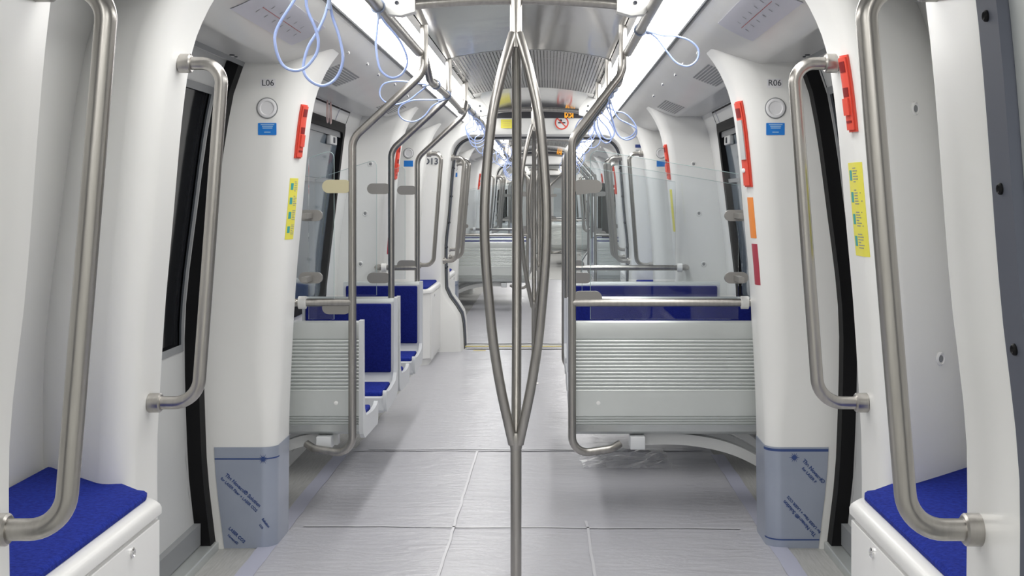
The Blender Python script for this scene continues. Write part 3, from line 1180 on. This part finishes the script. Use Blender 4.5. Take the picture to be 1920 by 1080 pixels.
def pillar_face_signs(sec, s, Y, yf, code, where):
    """number label, loudspeaker and blue notice on the face that looks down the aisle"""
    y = Y(yf)
    x = s * 1.085
    if code:
        mt = frame_mtx((s * 1.082, y - .0005, 1.99), (1, 0, 0), (0, 0, 1))
        t = thing('number_label', (s * 1.082, y, 1.99), f'small label with {code} above the speaker on the {LS[s]} pillar', 'label', 'number labels on the pillars')
        mb = MB()
        plate(mb, mt, .066, .038, .0008, .003)
        mb.build('backing', M['label_white'], t)
        text_part('lettering', code, .036, mt @ Matrix.Translation((0, 0, .0012)), M['ink'], t, bold=.0)
    t = thing('loudspeaker', (x, y, 1.883), f'round grey speaker on the {LS[s]} pillar {where}', 'speaker', 'round speakers on the pillars')
    mb = MB()
    mb.lathe([(.0455, -.002), (.0455, .001), (.0435, .0015), (.043, -.0005), (.0415, -.0005), (.041, .005), (.037, .007), (.030, .0065), (.027, .0035), (.006, .003)], (x, y - .0012, 1.883), (0, -1, 0), 36)
    mb.build('grille', M['speaker'], t)
    mb = MB()
    mb.lathe([(.0455, -.001), (.0455, .0018), (.0432, .0022)], (x, y - .0012, 1.883), (0, -1, 0), 36)
    mb.build('rim', M['midgrey'], t)
    t = thing('blue_notice', (x, y, 1.794), f'small blue notice on the {LS[s]} pillar {where}', 'notice', 'blue notices on the pillars')
    mt = frame_mtx((x, y - .0005, 1.794), (1, 0, 0), (0, 0, 1))
    mb = MB()
    plate(mb, mt, .079, .052, .0008, .003)
    mb.build('backing', M['label_blue'], t)
    if sec == 0 and yf < 6:
        for ln in ((-.028, .030, .019), (-.022, .024, .0115), (-.020, .022, .004), (-.013, .014, -.0135)):
            mb = MB()
            bars(mb, mt @ Matrix.Translation((0, 0, .0008)), [ln], .0042)
            mb.build('printed_line', M['pale_blue_print'], t)


def emergency_handle(sec, s, Y, yf, d, ya, yb, z0, z1, label, clear_front=False):
    zc = (z0 + z1) / 2
    h = z1 - z0
    w_ = yb - ya
    c = (s * pillar_x(zc, (ya + yb) / 2), Y(yf + d * (ya + yb) / 2), zc)
    t = thing('emergency_handle', c, label, 'emergency handle', 'red emergency handles on the pillars')

    def part(name, m, fa, fb, za, zb, k0, k1, parent=t):
        mb = MB()
        pillar_patch(mb, s, Y, yf, d, ya + w_ * fa, ya + w_ * fb, z0 + h * za, z0 + h * zb, k0, k1, 4, 5)
        return mb.build(name, m, parent)
    mb = MB()
    pillar_patch(mb, s, Y, yf, d, ya, yb, z0, z1, -.004, .007, 4, 8)
    pillar_patch(mb, s, Y, yf, d, ya + w_ * .08, yb - w_ * .08, z0 + .006, z1 - .006, .006, .013, 4, 8)
    mb.build('housing', M['red'], t)
    if clear_front:
        part('cover', M['grey'], .15, .72, .32, .78, .012, .018)
        part('recess', M['darkred'], .2, .75, .81, .92, .012, .0145)
        p = Vector((s * pillar_x(z0 + h * .19, (ya + yb) / 2, .013), Y(yf + d * (ya + yb) / 2), z0 + h * .19))
        mb = MB()
        mb.lathe([(.010, -.004), (.010, .006), (.006, .008)], p, (-s * .7, -d * .7 if True else 0, 0), 14)
        mb.build('seal_button', M['label_white'], t)
    else:
        for za, zb in ((.78, .92), (.46, .58), (.12, .15)):
            part('recess', M['darkred'], .22, .80, za, zb, .012, .0145)
        part('lever', M['red'], .22, .80, .22, .44, .012, .020)
    return t


def strip_sticker(sec, s, Y, yf, d, ya, yb, z0, z1, m, label, cat='sticker', lines=False):
    """thin label following the pillar's rounded aisle side"""
    zc = (z0 + z1) / 2
    t = thing(cat.replace(' ', '_'), (s * pillar_x(zc, (ya + yb) / 2), Y(yf + d * (ya + yb) / 2), zc), label, cat)
    mb = MB()
    pillar_patch(mb, s, Y, yf, d, ya, yb, z0, z1, -.0005, .0010, 6, 8)
    mb.build('backing', m, t)
    if lines:
        rnd = random.Random(3)
        w_ = yb - ya
        h = z1 - z0
        for g in range(4):
            ink = MB()
            zt = z1 - h * (.06 + g * .235)
            for k in range(6):
                z = zt - k * h * .029
                pillar_patch(ink, s, Y, yf, d, ya + w_ * (.42), ya + w_ * (.62 + .30 * rnd.random()), z - .0014, z + .0014, .0008, .0015, 2, 1)
            ink.build('printed_lines', M['midgrey'], t)
            te = MB()
            pillar_patch(te, s, Y, yf, d, ya + w_ * .10, ya + w_ * .32, zt - h * .13, zt - h * .02, .0008, .0016, 2, 2)
            te.build('pictogram', M['teal'], t)
    return t


def route_map(sec, s, Y, yc, label):
    t = thing('route_map', cove_pt(s, .88, Y(yc))[0], label, 'route map', 'route maps on the cove panels')
    xs = [.775 + (.91 - .775) * i / 6 for i in range(7)]
    L = .45
    mb = MB()
    rows = []
    for x in xs:
        p, u, n = cove_pt(s, x, 0, .0022)
        rows.append([(p.x, Y(yc) - L, p.z), (p.x, Y(yc) + L, p.z)])
    back = []
    for x in reversed(xs):
        p, u, n = cove_pt(s, x, 0, .0006)
        back.append([(p.x, Y(yc) - L, p.z), (p.x, Y(yc) + L, p.z)])
    mb.grid(rows + back, closed_v=True)
    mb.build('sheet', M['paper'], t)
    mb = MB()
    p, u, n = cove_pt(s, .842, 0, .003)
    for ya, yb in ((-.30, .30),):
        a = Vector((p.x, Y(yc) + ya, p.z)); b = Vector((p.x, Y(yc) + yb, p.z))
        mb.quad(a - u * .0013, b - u * .0013, b + u * .0013, a + u * .0013)
    mb.build('line', M['map_red'], t)
    for i in range(11):
        y = Y(yc) - .29 + .058 * i
        side = -1 if i % 2 else 1
        c = Vector((p.x, y, p.z)) + u * .022 * side
        dr = (u + Vector((0, .5, 0))).normalized() * .009
        q = dr.cross(n).normalized() * .0025
        st = MB()
        st.quad(c - dr - q, c + dr - q, c + dr + q, c - dr + q)
        st.build('station_name', M['midgrey'], t)
    return t


def strap(pts, clip_pts, label, r=.0042, clip_r=.011):
    """closed cord loop with a crimp clip and a band round the rail"""
    t = thing('strap_loop', pts[0], label, 'hanging strap', 'blue cord strap loops')
    mb = MB()
    mb.loop_tube(smooth_closed(pts, 6), r, 8)
    mb.build('cord', M['strap'], t)
    mb = MB()
    mb.tube(clip_pts, clip_r * .6, 8)
    mb.build('clip', M['strap_clip'], t)
    c = Vector(clip_pts[0])
    return t


def strap_band(t, c, axis_y=True, R=.0225):
    mb = MB()
    ring = [(c[0] + R * math.cos(a), c[1], c[2] + R * math.sin(a)) for a in [2 * PI * k / 16 for k in range(16)]]
    mb.loop_tube(ring, .0045, 8)
    mb.build('band', M['strap_clip'], t)


def px(x, y, Y):
    """point at depth Y that projects to photo pixel x, y"""
    return (0.115 + (x - 1028) * Y / 2195, Y, 1.5 + (371 - y) * Y / 2195)


def hang_strap(s, Yw, length, wdt, tilt, label, rx=RAIL_X, rz=RAIL_Z, swing=0.0):
    """generic strap hanging from the overhead rail at world depth Yw"""
    X0, Z0 = s * rx, rz - .02
    ca, sa = math.cos(tilt), math.sin(tilt)
    base = [(0, 0), (-.012, -.08), (-.42 * wdt - .01, -.45 * length), (-.5 * wdt, -.72 * length), (-.28 * wdt, -.96 * length), (.1 * wdt, -length), (.42 * wdt, -.86 * length), (.5 * wdt, -.62 * length), (.30 * wdt, -.35 * length), (.02, -.08)]
    pts = []
    for i, (u, v) in enumerate(base):
        uu, vv = u * ca - v * sa, u * sa + v * ca
        pts.append((X0 + uu, Yw + swing * vv + .004 * math.sin(i * 1.7), Z0 + vv))
    c0 = Vector(pts[0]); c1 = Vector(pts[1])
    t = strap(pts, [c0, c0 + (Vector((pts[1][0] + pts[-1][0], pts[1][1] + pts[-1][1], pts[1][2] + pts[-1][2])) / 2 - c0) * .5], label)
    strap_band(t, (s * rx, Yw, rz))
    return t


# ------------------------------------------------------------------ build the sections
def section(sec, flip):
    dy = sec * PITCH
    Y = lambda y: y + dy
    sh = SEC[sec]
    shell(sec, Y, full=(sec == 0 or sec == 1))
    for s in (-1, 1):
        side_wall(sec, s, Y)
        door(sec, s, Y, 4.275, 'first doorway' + sh if sec else 'closest to the camera')
        door(sec, s, Y, 9.325, 'second doorway' + sh if sec else 'beyond the seats')
        near = f'before the first door{sh}' if sec else 'in front of the nearest door'
        pillar(sec, s, Y, 3.55, -1, near, screws=(1.04, 1.755) if sec == 0 else ())
        pillar(sec, s, Y, 5.0, 1, f'between first door and seats{sh}' if sec else 'between nearest door and seats', wing=.27, arc=.52)
        pillar(sec, s, Y, 8.6, -1, f'at the far end of the seats{sh}' if sec else 'at the far end of the nearest seats', screws=(1.03, 1.39, 1.74) if sec == 0 else (), wing=.27, arc=.52)
        pillar(sec, s, Y, 10.05, 1, f'past the second door{sh}' if sec else 'past the far door')
    gangway_end(sec, Y, 1, f'{START[sec]}' if sec else 'closest to the camera')
    gangway_end(sec, Y, -1, f'{END[sec]}' if sec else 'ending the nearest section')
    bellows(sec, Y(11.6 + .18), Y(11.6 + .35 - .0) - .0 + 0.0, f'{END[sec]}' if sec else 'ending the nearest section')
    # ---- seats: pairs facing each other, two places wide on one side
    for s in (-1, 1):
        dbl = (s > 0) != flip
        if sec == 0:
            xi = .235 if dbl else -.765
        else:
            xi = s * .17 if dbl else s * .765
        n = 2 if dbl else 1
        word = 'two-place' if dbl else 'single'
        xo = s * 1.30
        for yb, d, row in ((5.49, 1, 'showing its ribbed back, nearest row'), (6.765, -1, 'facing the camera, second row'), (6.835, 1, 'facing away, third row'), (8.11, -1, 'facing the camera, fourth row')):
            seat(sec, s, Y, xi, xo, yb, d, n, f'{word} blue seat on the {LS[s]}, {row}{sh}', 'blue seats of the facing bays')
        xp = xi - s * .03 if not dbl else xi - s * .012
        if sec == 0: xp = .226 if s > 0 else -.797
        for yp, row, ft in ((5.45, 'nearest', True), (6.8, 'middle', False), (8.15, 'farthest', True)):
            dd = 1 if yp < 6 else -1
            bar = None
            if yp != 6.8:
                bar = s * (pill(1.013) + .015)
            seat_pole(sec, s, Y, xp, yp, None, f'bent steel pole on the {LS[s]}, {row} of three by the seats{sh}', d=dd, foot=ft, bar_to=bar)
            xf = s * (1.0 if yp != 6.8 else 1.24)
            partition(sec, s, Y, xp, yp, xf, f'clear glass screen on the {LS[s]} above the {row} seat back{sh}', khaki=(s < 0 and yp < 6 and sec == 0), far_clamps=(yp < 6))
    # ---- poles, rails
    trident(sec, 0.0, Y(4.17), f'branched steel pole in the middle of the aisle, {"nearest" if sec == 0 else "first"}{sh}')
    trident(sec, 0.0, Y(9.40), f'branched steel pole between the far doors{sh}' if sec == 0 else f'second branched steel pole{sh}')
    overhead(sec, Y)
    # ---- bars, boxes
    for s in (-1, 1):
        door_bar(sec, s, Y, 3.36, 'in front of the nearest door' if sec == 0 else f'before the first door{sh}')
        door_bar(sec, s, Y, 10.24, 'past the far door' if sec == 0 else f'past the second door{sh}')
        gang_bar(sec, s, Y, 2.17, 'closest to the camera' if sec == 0 else f'{START[sec]}')
        gang_bar(sec, s, Y, 11.43, 'at the far gangway' if sec == 0 else f'{END[sec]}')
        seat_box(sec, s, Y, 1, 'closest to the camera' if sec == 0 else f'{START[sec]}')
        seat_box(sec, s, Y, -1, 'next to the far gangway' if sec == 0 else f'{END[sec]}')
        film_wrap(sec, s, Y, 5.0, 1, 'by the nearest seats' if sec == 0 else f'by the seats{sh}', text=(sec == 0))
    # ---- signs
    if sec <= 1:
        for s in (-1, 1):
            code = {(-1): 'L06', 1: 'R06'}[s] if sec == 0 else None
            pillar_face_signs(sec, s, Y, 5.0, code, 'by the nearest seats' if sec == 0 else f'by the seats{sh}')
            pillar_face_signs(sec, s, Y, 10.05, None, 'past the far door' if sec == 0 else f'past the second door{sh}')
            emergency_handle(sec, s, Y, 8.6, -1, .252, .290, 1.63, 1.88, f'red emergency handle on the {LS[s]} pillar behind the last seats{sh}')
            if s < 0:
                emergency_handle(sec, s, Y, 5.0, 1, .06, .11, 1.672, 1.905, f'slim red emergency handle, left pillar by the {"nearest " if sec == 0 else ""}seats{sh}')
            else:
                emergency_handle(sec, s, Y, 5.0, 1, .055, .12, 1.548, 1.92, f'red emergency handle with grey cover by the {"nearest " if sec == 0 else ""}seats{sh}', True)
    return Y


def Yid(y): return y


section(0, False)
section(1, True)
section(2, False)

# lamps, ceiling and lining carry on behind the viewer (the car does not end at the lens)
Ym = lambda y: y - PITCH
shell(-1, Ym, full=False)
for s in (-1, 1):
    mb = MB()
    wall_strip(mb, s, Ym(2.0), Ym(11.35), 0, LIP_Z + .03)
    structure(mb.build(f'wall_{LS[s]}', M['white']), f'white side lining on the {LS[s]} behind the viewer', 'wall')
bellows(-1, 1.65, 1.82, 'closest to the camera')
mb = MB()
ap = arch_path(0)
mb.grid([[(x, 1.65, z) for x, z in arch_path(.03)], [(x, 1.64, z) for x, z in ap], [(x, 1.38, z) for x, z in ap], [(x, 1.36, z) for x, z in arch_path(.05)]])
structure(mb.build(setting('trim'), M['white']), 'white gangway end frame beside the viewer', 'gangway frame')
for yy, lab in ((1.65, 'closest to the camera'), (11.6, 'at the end of the nearest section'), (11.6 + PITCH, 'beyond the gangway')):
    mb = MB()
    mb.box(-.95, .95, yy, yy + .35, -.06, .002)
    structure(mb.build('floor', M['vinyl']), f'gangway floor plate, {lab}', 'floor')
# end walls
mb = MB()
mb.box(-1.45, 1.45, 11.97 + 2 * PITCH, 12.07 + 2 * PITCH, 0, 2.5)
structure(mb.build('wall_back', M['grey']), 'grey end wall far down the train', 'wall')
mb = MB()
mb.box(-1.45, 1.45, -8.1, -8.0, 0, 2.5)
structure(mb.build('wall_front', M['grey']), 'grey end wall behind the viewer', 'wall')

# ------------------------------------------------------------------ signs of the nearest section
strip_sticker(0, -1, Yid, 5.0, 1, .05, .12, 1.32, 1.585, M['yellow'], 'tall yellow instruction sticker on the left pillar by the seats', lines=True)
emergency_handle(0, 1, Yid, 3.55, -1, .252, .288, 1.685, 1.90, 'red emergency handle on the right pillar in front of the nearest door')
strip_sticker(0, 1, Yid, 3.55, -1, .185, .290, 1.335, 1.60, M['yellow'], 'tall yellow instruction sticker on the right pillar in front of the door', lines=True)
strip_sticker(0, 1, Yid, 5.0, 1, .06, .12, 1.325, 1.502, M['orange'], 'narrow orange sticker under the red handle on the right pillar')
strip_sticker(0, 1, Yid, 5.0, 1, .06, .115, 1.122, 1.30, M['label_red'], 'dark red sticker below the orange one on the right pillar')
strip_sticker(0, -1, Yid, 8.6, -1, .25, .290, 1.10, 1.32, M['label_red'], 'narrow dark red sticker on the left pillar at the far end of the seats')
strip_sticker(0, 1, Yid, 8.6, -1, .25, .290, 1.26, 1.56, M['yellow'], 'narrow yellow sticker on the right pillar at the far end of the seats')
route_map(0, -1, Yid, 4.22, 'pale route map with a red line on the left cove panel')
route_map(0, 1, Yid, 4.10, 'pale route map with a red line on the right cove panel')

# gangway header: destination display, yellow sticker, no smoking sign
for sec in (0, 1):
    yb = 11.31 + sec * PITCH
    t = thing('destination_display', (0, yb, 2.31), 'dark destination display with amber symbol above the ' + ('far gangway' if sec == 0 else 'second gangway'), 'display', 'destination displays above the gangways')
    mb = MB()
    pts = [(-.455, 2.268), (.455, 2.268), (.44, 2.318)] + [(.40 - .8 * k / 8, 2.30 + .044 * (1 - ((.40 - .8 * k / 8) / .47) ** 2)) for k in range(9)] + [(-.44, 2.318)]
    mb.loft([[(x, yb - .015, z) for x, z in pts], [(x, yb + .01, z) for x, z in pts]])
    mb.build('screen', M['display'], t)
    mb = MB()
    pix = ['1111011', '1101111', '1010101', '1010011', '1110111', '1101101']
    for r, row in enumerate(pix):
        for c, ch in enumerate(row):
            if ch == '1':
                x = .272 + c * .0125; z = 2.335 - r * .0105
                mb.box(x, x + .0105, yb - .018, yb - .0145, z - .009, z)
    mb.build('led_symbol', M['led'], t)
yb = 11.308
t = thing('yellow_sticker', (-.30, yb, 2.19), 'small yellow sticker on the gangway header left of the pole', 'sticker')
mt = frame_mtx((-.285, yb - .004, 2.215), (1, 0, 0), (0, 0, 1))
mb = MB(); plate(mb, mt, .115, .085, .001, .004, 0); mb.build('backing', M['yellow'], t)
mb = MB(); bars(mb, mt @ Matrix.Translation((0, 0, .001)), [(-.04, .04, .02), (-.04, .03, .0), (-.04, .035, -.02)], .006); mb.build('printed_lines', M['tape_yellow'], t)
t = thing('no_smoking_sign', (.245, yb, 2.2), 'round red and white no smoking sign on the gangway header', 'sign')
mt = frame_mtx((.245, yb - .004, 2.225), (1, 0, 0), (0, 0, 1))
mb = MB(); mb.lathe([(.068, -.001), (.068, .001)], (.245, yb - .004, 2.225), (0, -1, 0), 32); mb.build('disc', M['label_white'], t)
mb = MB()
mb.grid([[mt @ Vector((r * math.cos(a), r * math.sin(a), z)) for a in [2 * PI * k / 36 for k in range(36)]] for r, z in ((.067, .0012), (.067, .002), (.054, .002), (.054, .0012))], closed_u=True)
plate(mb, mt @ Matrix.Rotation(-.78, 4, 'Z'), .115, .011, .001, 0, .0012)
mb.build('red_ring', M['red'], t)
mb = MB(); plate(mb, mt, .07, .012, .0006, 0, .001); plate(mb, mt @ Matrix.Translation((-.012, .022, 0)), .03, .022, .0006, .008, .001); mb.build('cigarette', M['ink'], t)

# D13 lettering and the blue notice on the far gangway frame
yf = 11.31
xs, zs = -1.025, 1.845
t = thing('door_number', (-1.02, yf, 1.84), 'dark D13 lettering on the white frame left of the far gangway', 'label')
mt = frame_mtx((-1.02, yf - .0005, 1.85), (1, 0, 0), (0, 0, 1))
text_part('lettering', 'D13', .085, mt, M['rubber_blue'], t, bold=.002)
text_part('small_lettering', 'ZONE', .045, mt @ Matrix.Translation((.03, .085, 0)), M['midgrey'], t)
t = thing('blue_sign', (1.02, yf, 2.0), 'small blue and white sign on the white frame right of the far gangway', 'sign')
mt = frame_mtx((1.02, yf - .0005, 2.0), (1, 0, 0), (0, 0, 1))
mb = MB(); plate(mb, mt, .13, .03, .001, .002); mb.build('backing', mat('sign_navy', (.03, .06, .25), .4), t)
mb = MB(); bars(mb, mt, [(-.06, .06, -.04), (-.06, .03, -.055)], .006, .001); mb.build('printed_lines', M['midgrey'], t)

# ------------------------------------------------------------------ cord straps on the overhead rails
def straps_px(Yw, pts, clip, label):
    t = strap([px(x, y, Yw + k) for x, y, k in pts], [px(x, y, Yw) for x, y in clip], label)
    return t


L1 = [(600, -70, 0), (574, 0, .01), (592, 55, .02), (597, 80, .02), (592, 103, .02), (572, 127, .01), (549, 132, 0), (528, 119, 0), (516, 84, -.01), (520, 52, -.01), (552, 0, -.01), (588, -60, 0)]
t = straps_px(3.05, L1, [(598, -95), (594, -60)], 'large blue cord loop nearest the camera on the left, left one of the pair')
strap_band(t, (-RAIL_X, 3.05, RAIL_Z))
L2 = [(617, 5, 0), (609, 30, 0), (596, 58, 0), (578, 88, 0), (569, 122, 0), (573, 142, 0), (590, 157, .01), (610, 160, .02), (632, 144, .03), (643, 112, .03), (637, 72, .03), (624, 33, .02)]
t = straps_px(3.30, L2, [(619, -20), (616, 18)], 'large blue cord loop nearest the camera on the left, right one of the pair')
mb = MB(); mb.tube([px(645, -70, 3.30), px(619, -18, 3.30)], .004, 8); mb.build('cord_tail', M['strap'], t)
strap_band(t, (-RAIL_X, 3.30, RAIL_Z))
L3 = [(711, 30, 0), (707, 58, 0), (705, 86, 0), (711, 125, 0), (722, 140, 0), (738, 146, 0), (755, 137, .02), (764, 113, .03), (750, 77, .03), (724, 45, .02)]
t = straps_px(4.12, L3, [(708, 10), (711, 36)], 'blue cord loop hanging left of the rail in front of the light strip')
strap_band(t, (-RAIL_X, 4.12, RAIL_Z))
L4 = [(800, 160, 0), (780, 156, 0), (750, 152, .0), (722, 156, 0), (712, 170, 0), (716, 186, 0), (735, 196, .02), (762, 190, .04), (782, 176, .04)]
t = straps_px(6.0, L4, [(808, 158), (792, 162)], 'blue cord loop sticking out left behind the nearest bent pole')
strap_band(t, (-.462, 6.0, 2.08))
L5 = [(835, 186, 0), (812, 187, 0), (775, 188, 0), (752, 198, 0), (747, 212, 0), (756, 224, .02), (775, 228, .03), (795, 218, .04), (812, 198, .03)]
t = straps_px(6.65, L5, [(842, 184), (822, 190)], 'blue cord loop sticking out left above the middle bent pole')
strap_band(t, (-.462, 6.65, 2.083))
L6 = [(1218, 60, 0), (1240, 66, 0), (1268, 68, 0), (1293, 76, 0), (1309, 92, 0), (1307, 112, 0), (1290, 124, 0), (1268, 117, .02), (1250, 96, .03), (1232, 72, .03)]
t = straps_px(4.70, L6, [(1194, 52), (1218, 60)], 'blue cord loop sticking out to the right from the right handrail')
mb = MB(); mb.tube(smooth_open([px(1193, 50, 4.7), px(1205, 55, 4.69), px(1212, 62, 4.71), px(1222, 62, 4.7)], 4), .0045, 8); mb.build('cord_tail', M['strap'], t)
strap_band(t, (RAIL_X, 4.70, RAIL_Z))
R_cl = [
    (6.2, [(1142, 185, 0), (1150, 205, 0), (1160, 222, 0), (1178, 232, 0), (1193, 242, 0), (1190, 256, .02), (1174, 262, .03), (1158, 252, .04), (1150, 230, .03), (1144, 205, .02)], 'first'),
    (6.6, [(1138, 200, 0), (1152, 208, 0), (1170, 212, 0), (1186, 226, 0), (1193, 242, 0), (1182, 256, .02), (1165, 258, .03), (1153, 242, .03), (1146, 220, .02)], 'second'),
    (7.1, [(1124, 205, 0), (1120, 222, 0), (1122, 240, 0), (1132, 258, 0), (1146, 260, .02), (1152, 246, .03), (1142, 226, .03), (1130, 214, .02)], 'third'),
    (7.5, [(1118, 215, 0), (1114, 232, 0), (1120, 252, 0), (1134, 268, 0), (1146, 262, .02), (1140, 242, .02), (1126, 226, .02)], 'fourth'),
]
for Yw, pts, k in R_cl:
    t = straps_px(Yw, pts, [pts[0][:2], ((pts[0][0] + pts[1][0]) / 2, (pts[0][1] + pts[1][1]) / 2)], f'blue cord loop in the bunch right of the right bent poles, {k} from the camera')
    x0 = px(pts[0][0], pts[0][1], Yw)
    mb = MB(); mb.tube([x0, (.462, Yw, 2.083 - .018)], .004, 8); mb.build('cord_tail', M['strap'], t)
    strap_band(t, (.462, Yw, 2.083))
ords = ['first', 'second', 'third', 'fourth', 'fifth', 'sixth', 'seventh', 'eighth', 'ninth', 'tenth', 'eleventh', 'twelfth', 'thirteenth', 'fourteenth']
for s in (-1, 1):
    for i in range(4):
        yy = 8.7 + i * .6
        hang_strap(s, yy, .22 + .08 * random.random(), .12 + .05 * random.random(), -s * random.uniform(.0, .6), f'small blue cord loop on the {LS[s]} rail before the far gangway, {ords[i]} from the camera')
    for i in range(12):
        yy = 12.6 + i * .62
        low = 15.4 < yy < 18.1
        hang_strap(s, yy, .24 + .08 * random.random(), .13 + .06 * random.random(), -s * random.uniform(-.2, .7),
                   f'tiny blue cord loop on the {LS[s]} rail beyond the gangway, {ords[i]} from the camera', .462 if low else RAIL_X, 2.08 if low else RAIL_Z)

# ------------------------------------------------------------------ protective floor sheets, tapes, scraps
def floor_sheet(y0, y1, xa, xb, z, label, seed):
    rnd = random.Random(seed)
    t = thing('floor_sheet', ((xa + xb) / 2, (y0 + y1) / 2, 0), label, 'floor sheet', 'plastic sheets covering the floor')
    mb = MB()
    nx, ny = 26, 50
    rows = []
    for j in range(ny + 1):
        y = y0 + (y1 - y0) * j / ny
        row = []
        for i in range(nx + 1):
            x = xa + (xb - xa) * i / nx
            h = .0012 * (1 + math.sin(x * 9 + seed) * math.sin(y * 7 + seed * 2)) + rnd.random() * .0006
            ex = 0
            if i in (0, nx): ex = rnd.uniform(-.008, .008)
            row.append((x + ex, y + (rnd.uniform(-.012, .012) if j in (0, ny) else 0), z + h))
        rows.append(row)
    mb.grid(rows)
    mb.build('sheet', M['floor_film'], t)
    return t


floor_sheet(1.9, 7.0, -1.06, 1.07, .004, 'pale lilac plastic sheet covering the aisle floor in front', 1)
floor_sheet(6.9, 11.5, -1.03, 1.03, .007, 'pale lilac plastic sheet covering the aisle floor towards the gangway', 2)
floor_sheet(12.0, 21.4, -.93, .93, .004, 'pale plastic sheet on the aisle floor beyond the gangway', 3)


def seam_strip(x0, y0, x1, y1, wd, m, label, name='seam_tape', z=.0098, cat='tape'):
    d = Vector((x1 - x0, y1 - y0, 0)).normalized()
    q = Vector((-d.y, d.x, 0)) * wd / 2
    n = max(2, int((Vector((x1 - x0, y1 - y0, 0))).length / .12))
    mb = MB()
    rows = []
    rnd = random.Random(int(x0 * 100 + y0 * 10))
    for i in range(n + 1):
        p = Vector((x0, y0, z)).lerp(Vector((x1, y1, z)), i / n) + Vector((rnd.uniform(-.004, .004), rnd.uniform(-.004, .004), 0))
        rows.append([p - q, p - q + Vector((0, 0, .0007)), p + q + Vector((0, 0, .0007)), p + q])
    mb.loft(rows)
    return tag(mb.build(name, m), label, cat)


seam_strip(-.34, 2.2, -.30, 6.9, .012, M['seam'], 'thin pale seam tape along the floor sheet left of the pole')
seam_strip(.335, 2.2, .29, 5.4, .012, M['seam'], 'thin pale seam tape along the floor sheet right of the pole')
seam_strip(-.95, 6.95, .75, 6.93, .02, M['seam'], 'thin pale seam tape across the aisle between the seats', z=.0105)
seam_strip(-1.0, 5.32, .98, 5.28, .014, M['seam'], 'thin pale seam tape across the aisle at the nearest seats')
seam_strip(1.10, 3.0, 1.10, 6.8, .075, M['tape_lilac'], 'lilac floor tape strip along the right edge of the floor sheet', 'floor_tape', z=.0075)
seam_strip(-1.09, 3.6, -1.09, 6.8, .075, M['tape_lilac'], 'lilac floor tape strip along the left edge of the floor sheet', 'floor_tape', z=.0075)
seam_strip(-.70, 11.62, .80, 11.62, .10, M['seam'], 'white threshold strip on the floor at the far gangway', 'threshold_strip', z=.0095, cat='threshold')
seam_strip(-.78, 11.76, .80, 11.75, .055, M['tape_yellow'], 'frayed yellow tape on the floor behind the gangway threshold', 'yellow_tape', z=.0095)
seam_strip(-.62, 11.44, -.50, 11.44, .05, M['tape_yellow'], 'scrap of yellow tape on the floor before the gangway', 'yellow_tape', z=.0098)

# crumpled clear plastic by the right-hand seat
mb = MB()
rnd = random.Random(5)
n = 14
rows = []
for j in range(n + 1):
    row = []
    for i in range(n + 1):
        u, v = i / n, j / n
        e = min(u, 1 - u, v, 1 - v)
        row.append((.30 + .50 * u + rnd.uniform(-.012, .012), 6.45 + .5 * v + rnd.uniform(-.012, .012), .0115 + (rnd.random() ** 2 * .016 if e > .01 else .0)))
    rows.append(row)
mb.grid(rows)
tag(mb.build('plastic_scrap', M['crumple'], smooth=False), 'crumpled clear plastic on the floor beneath the right-hand seat', 'plastic scrap')

# lilac tape marks above the windows, clear plastic loops on the left
for s, yy in ((-1, 7.46), (1, 7.70)):
    t = thing('tape_mark', (s * body(2.03), yy, 2.03), f'thin lilac tape hanging above the {LS[s]} window of the seat bay', 'tape')
    mb = MB()
    mb.grid([[(s * (body(z) - k), yy + o, z) for k, o in ((.001, -.008), (.0022, -.008), (.0022, .008), (.001, .008))] for z in levels(1.965, 2.07, 5)])
    mb.build('tape', M['tape_lilac'], t)
for i, yy in enumerate((6.92, 7.02)):
    t = thing('plastic_loop', (-1.19, yy, 2.075), f'small clear pinkish plastic loop hanging above the left window, {"front" if i == 0 else "rear"} one', 'plastic loop', 'plastic loops above the left window')
    mb = MB()
    mb.loop_tube(smooth_closed([(-1.19, yy, 2.074), (-1.19, yy - .02, 2.03), (-1.19, yy - .022, 1.97), (-1.19, yy, 1.945), (-1.19, yy + .022, 1.97), (-1.19, yy + .02, 2.03)], 5), .004, 6)
    mb.build('loop', M['plastic_pink'], t)
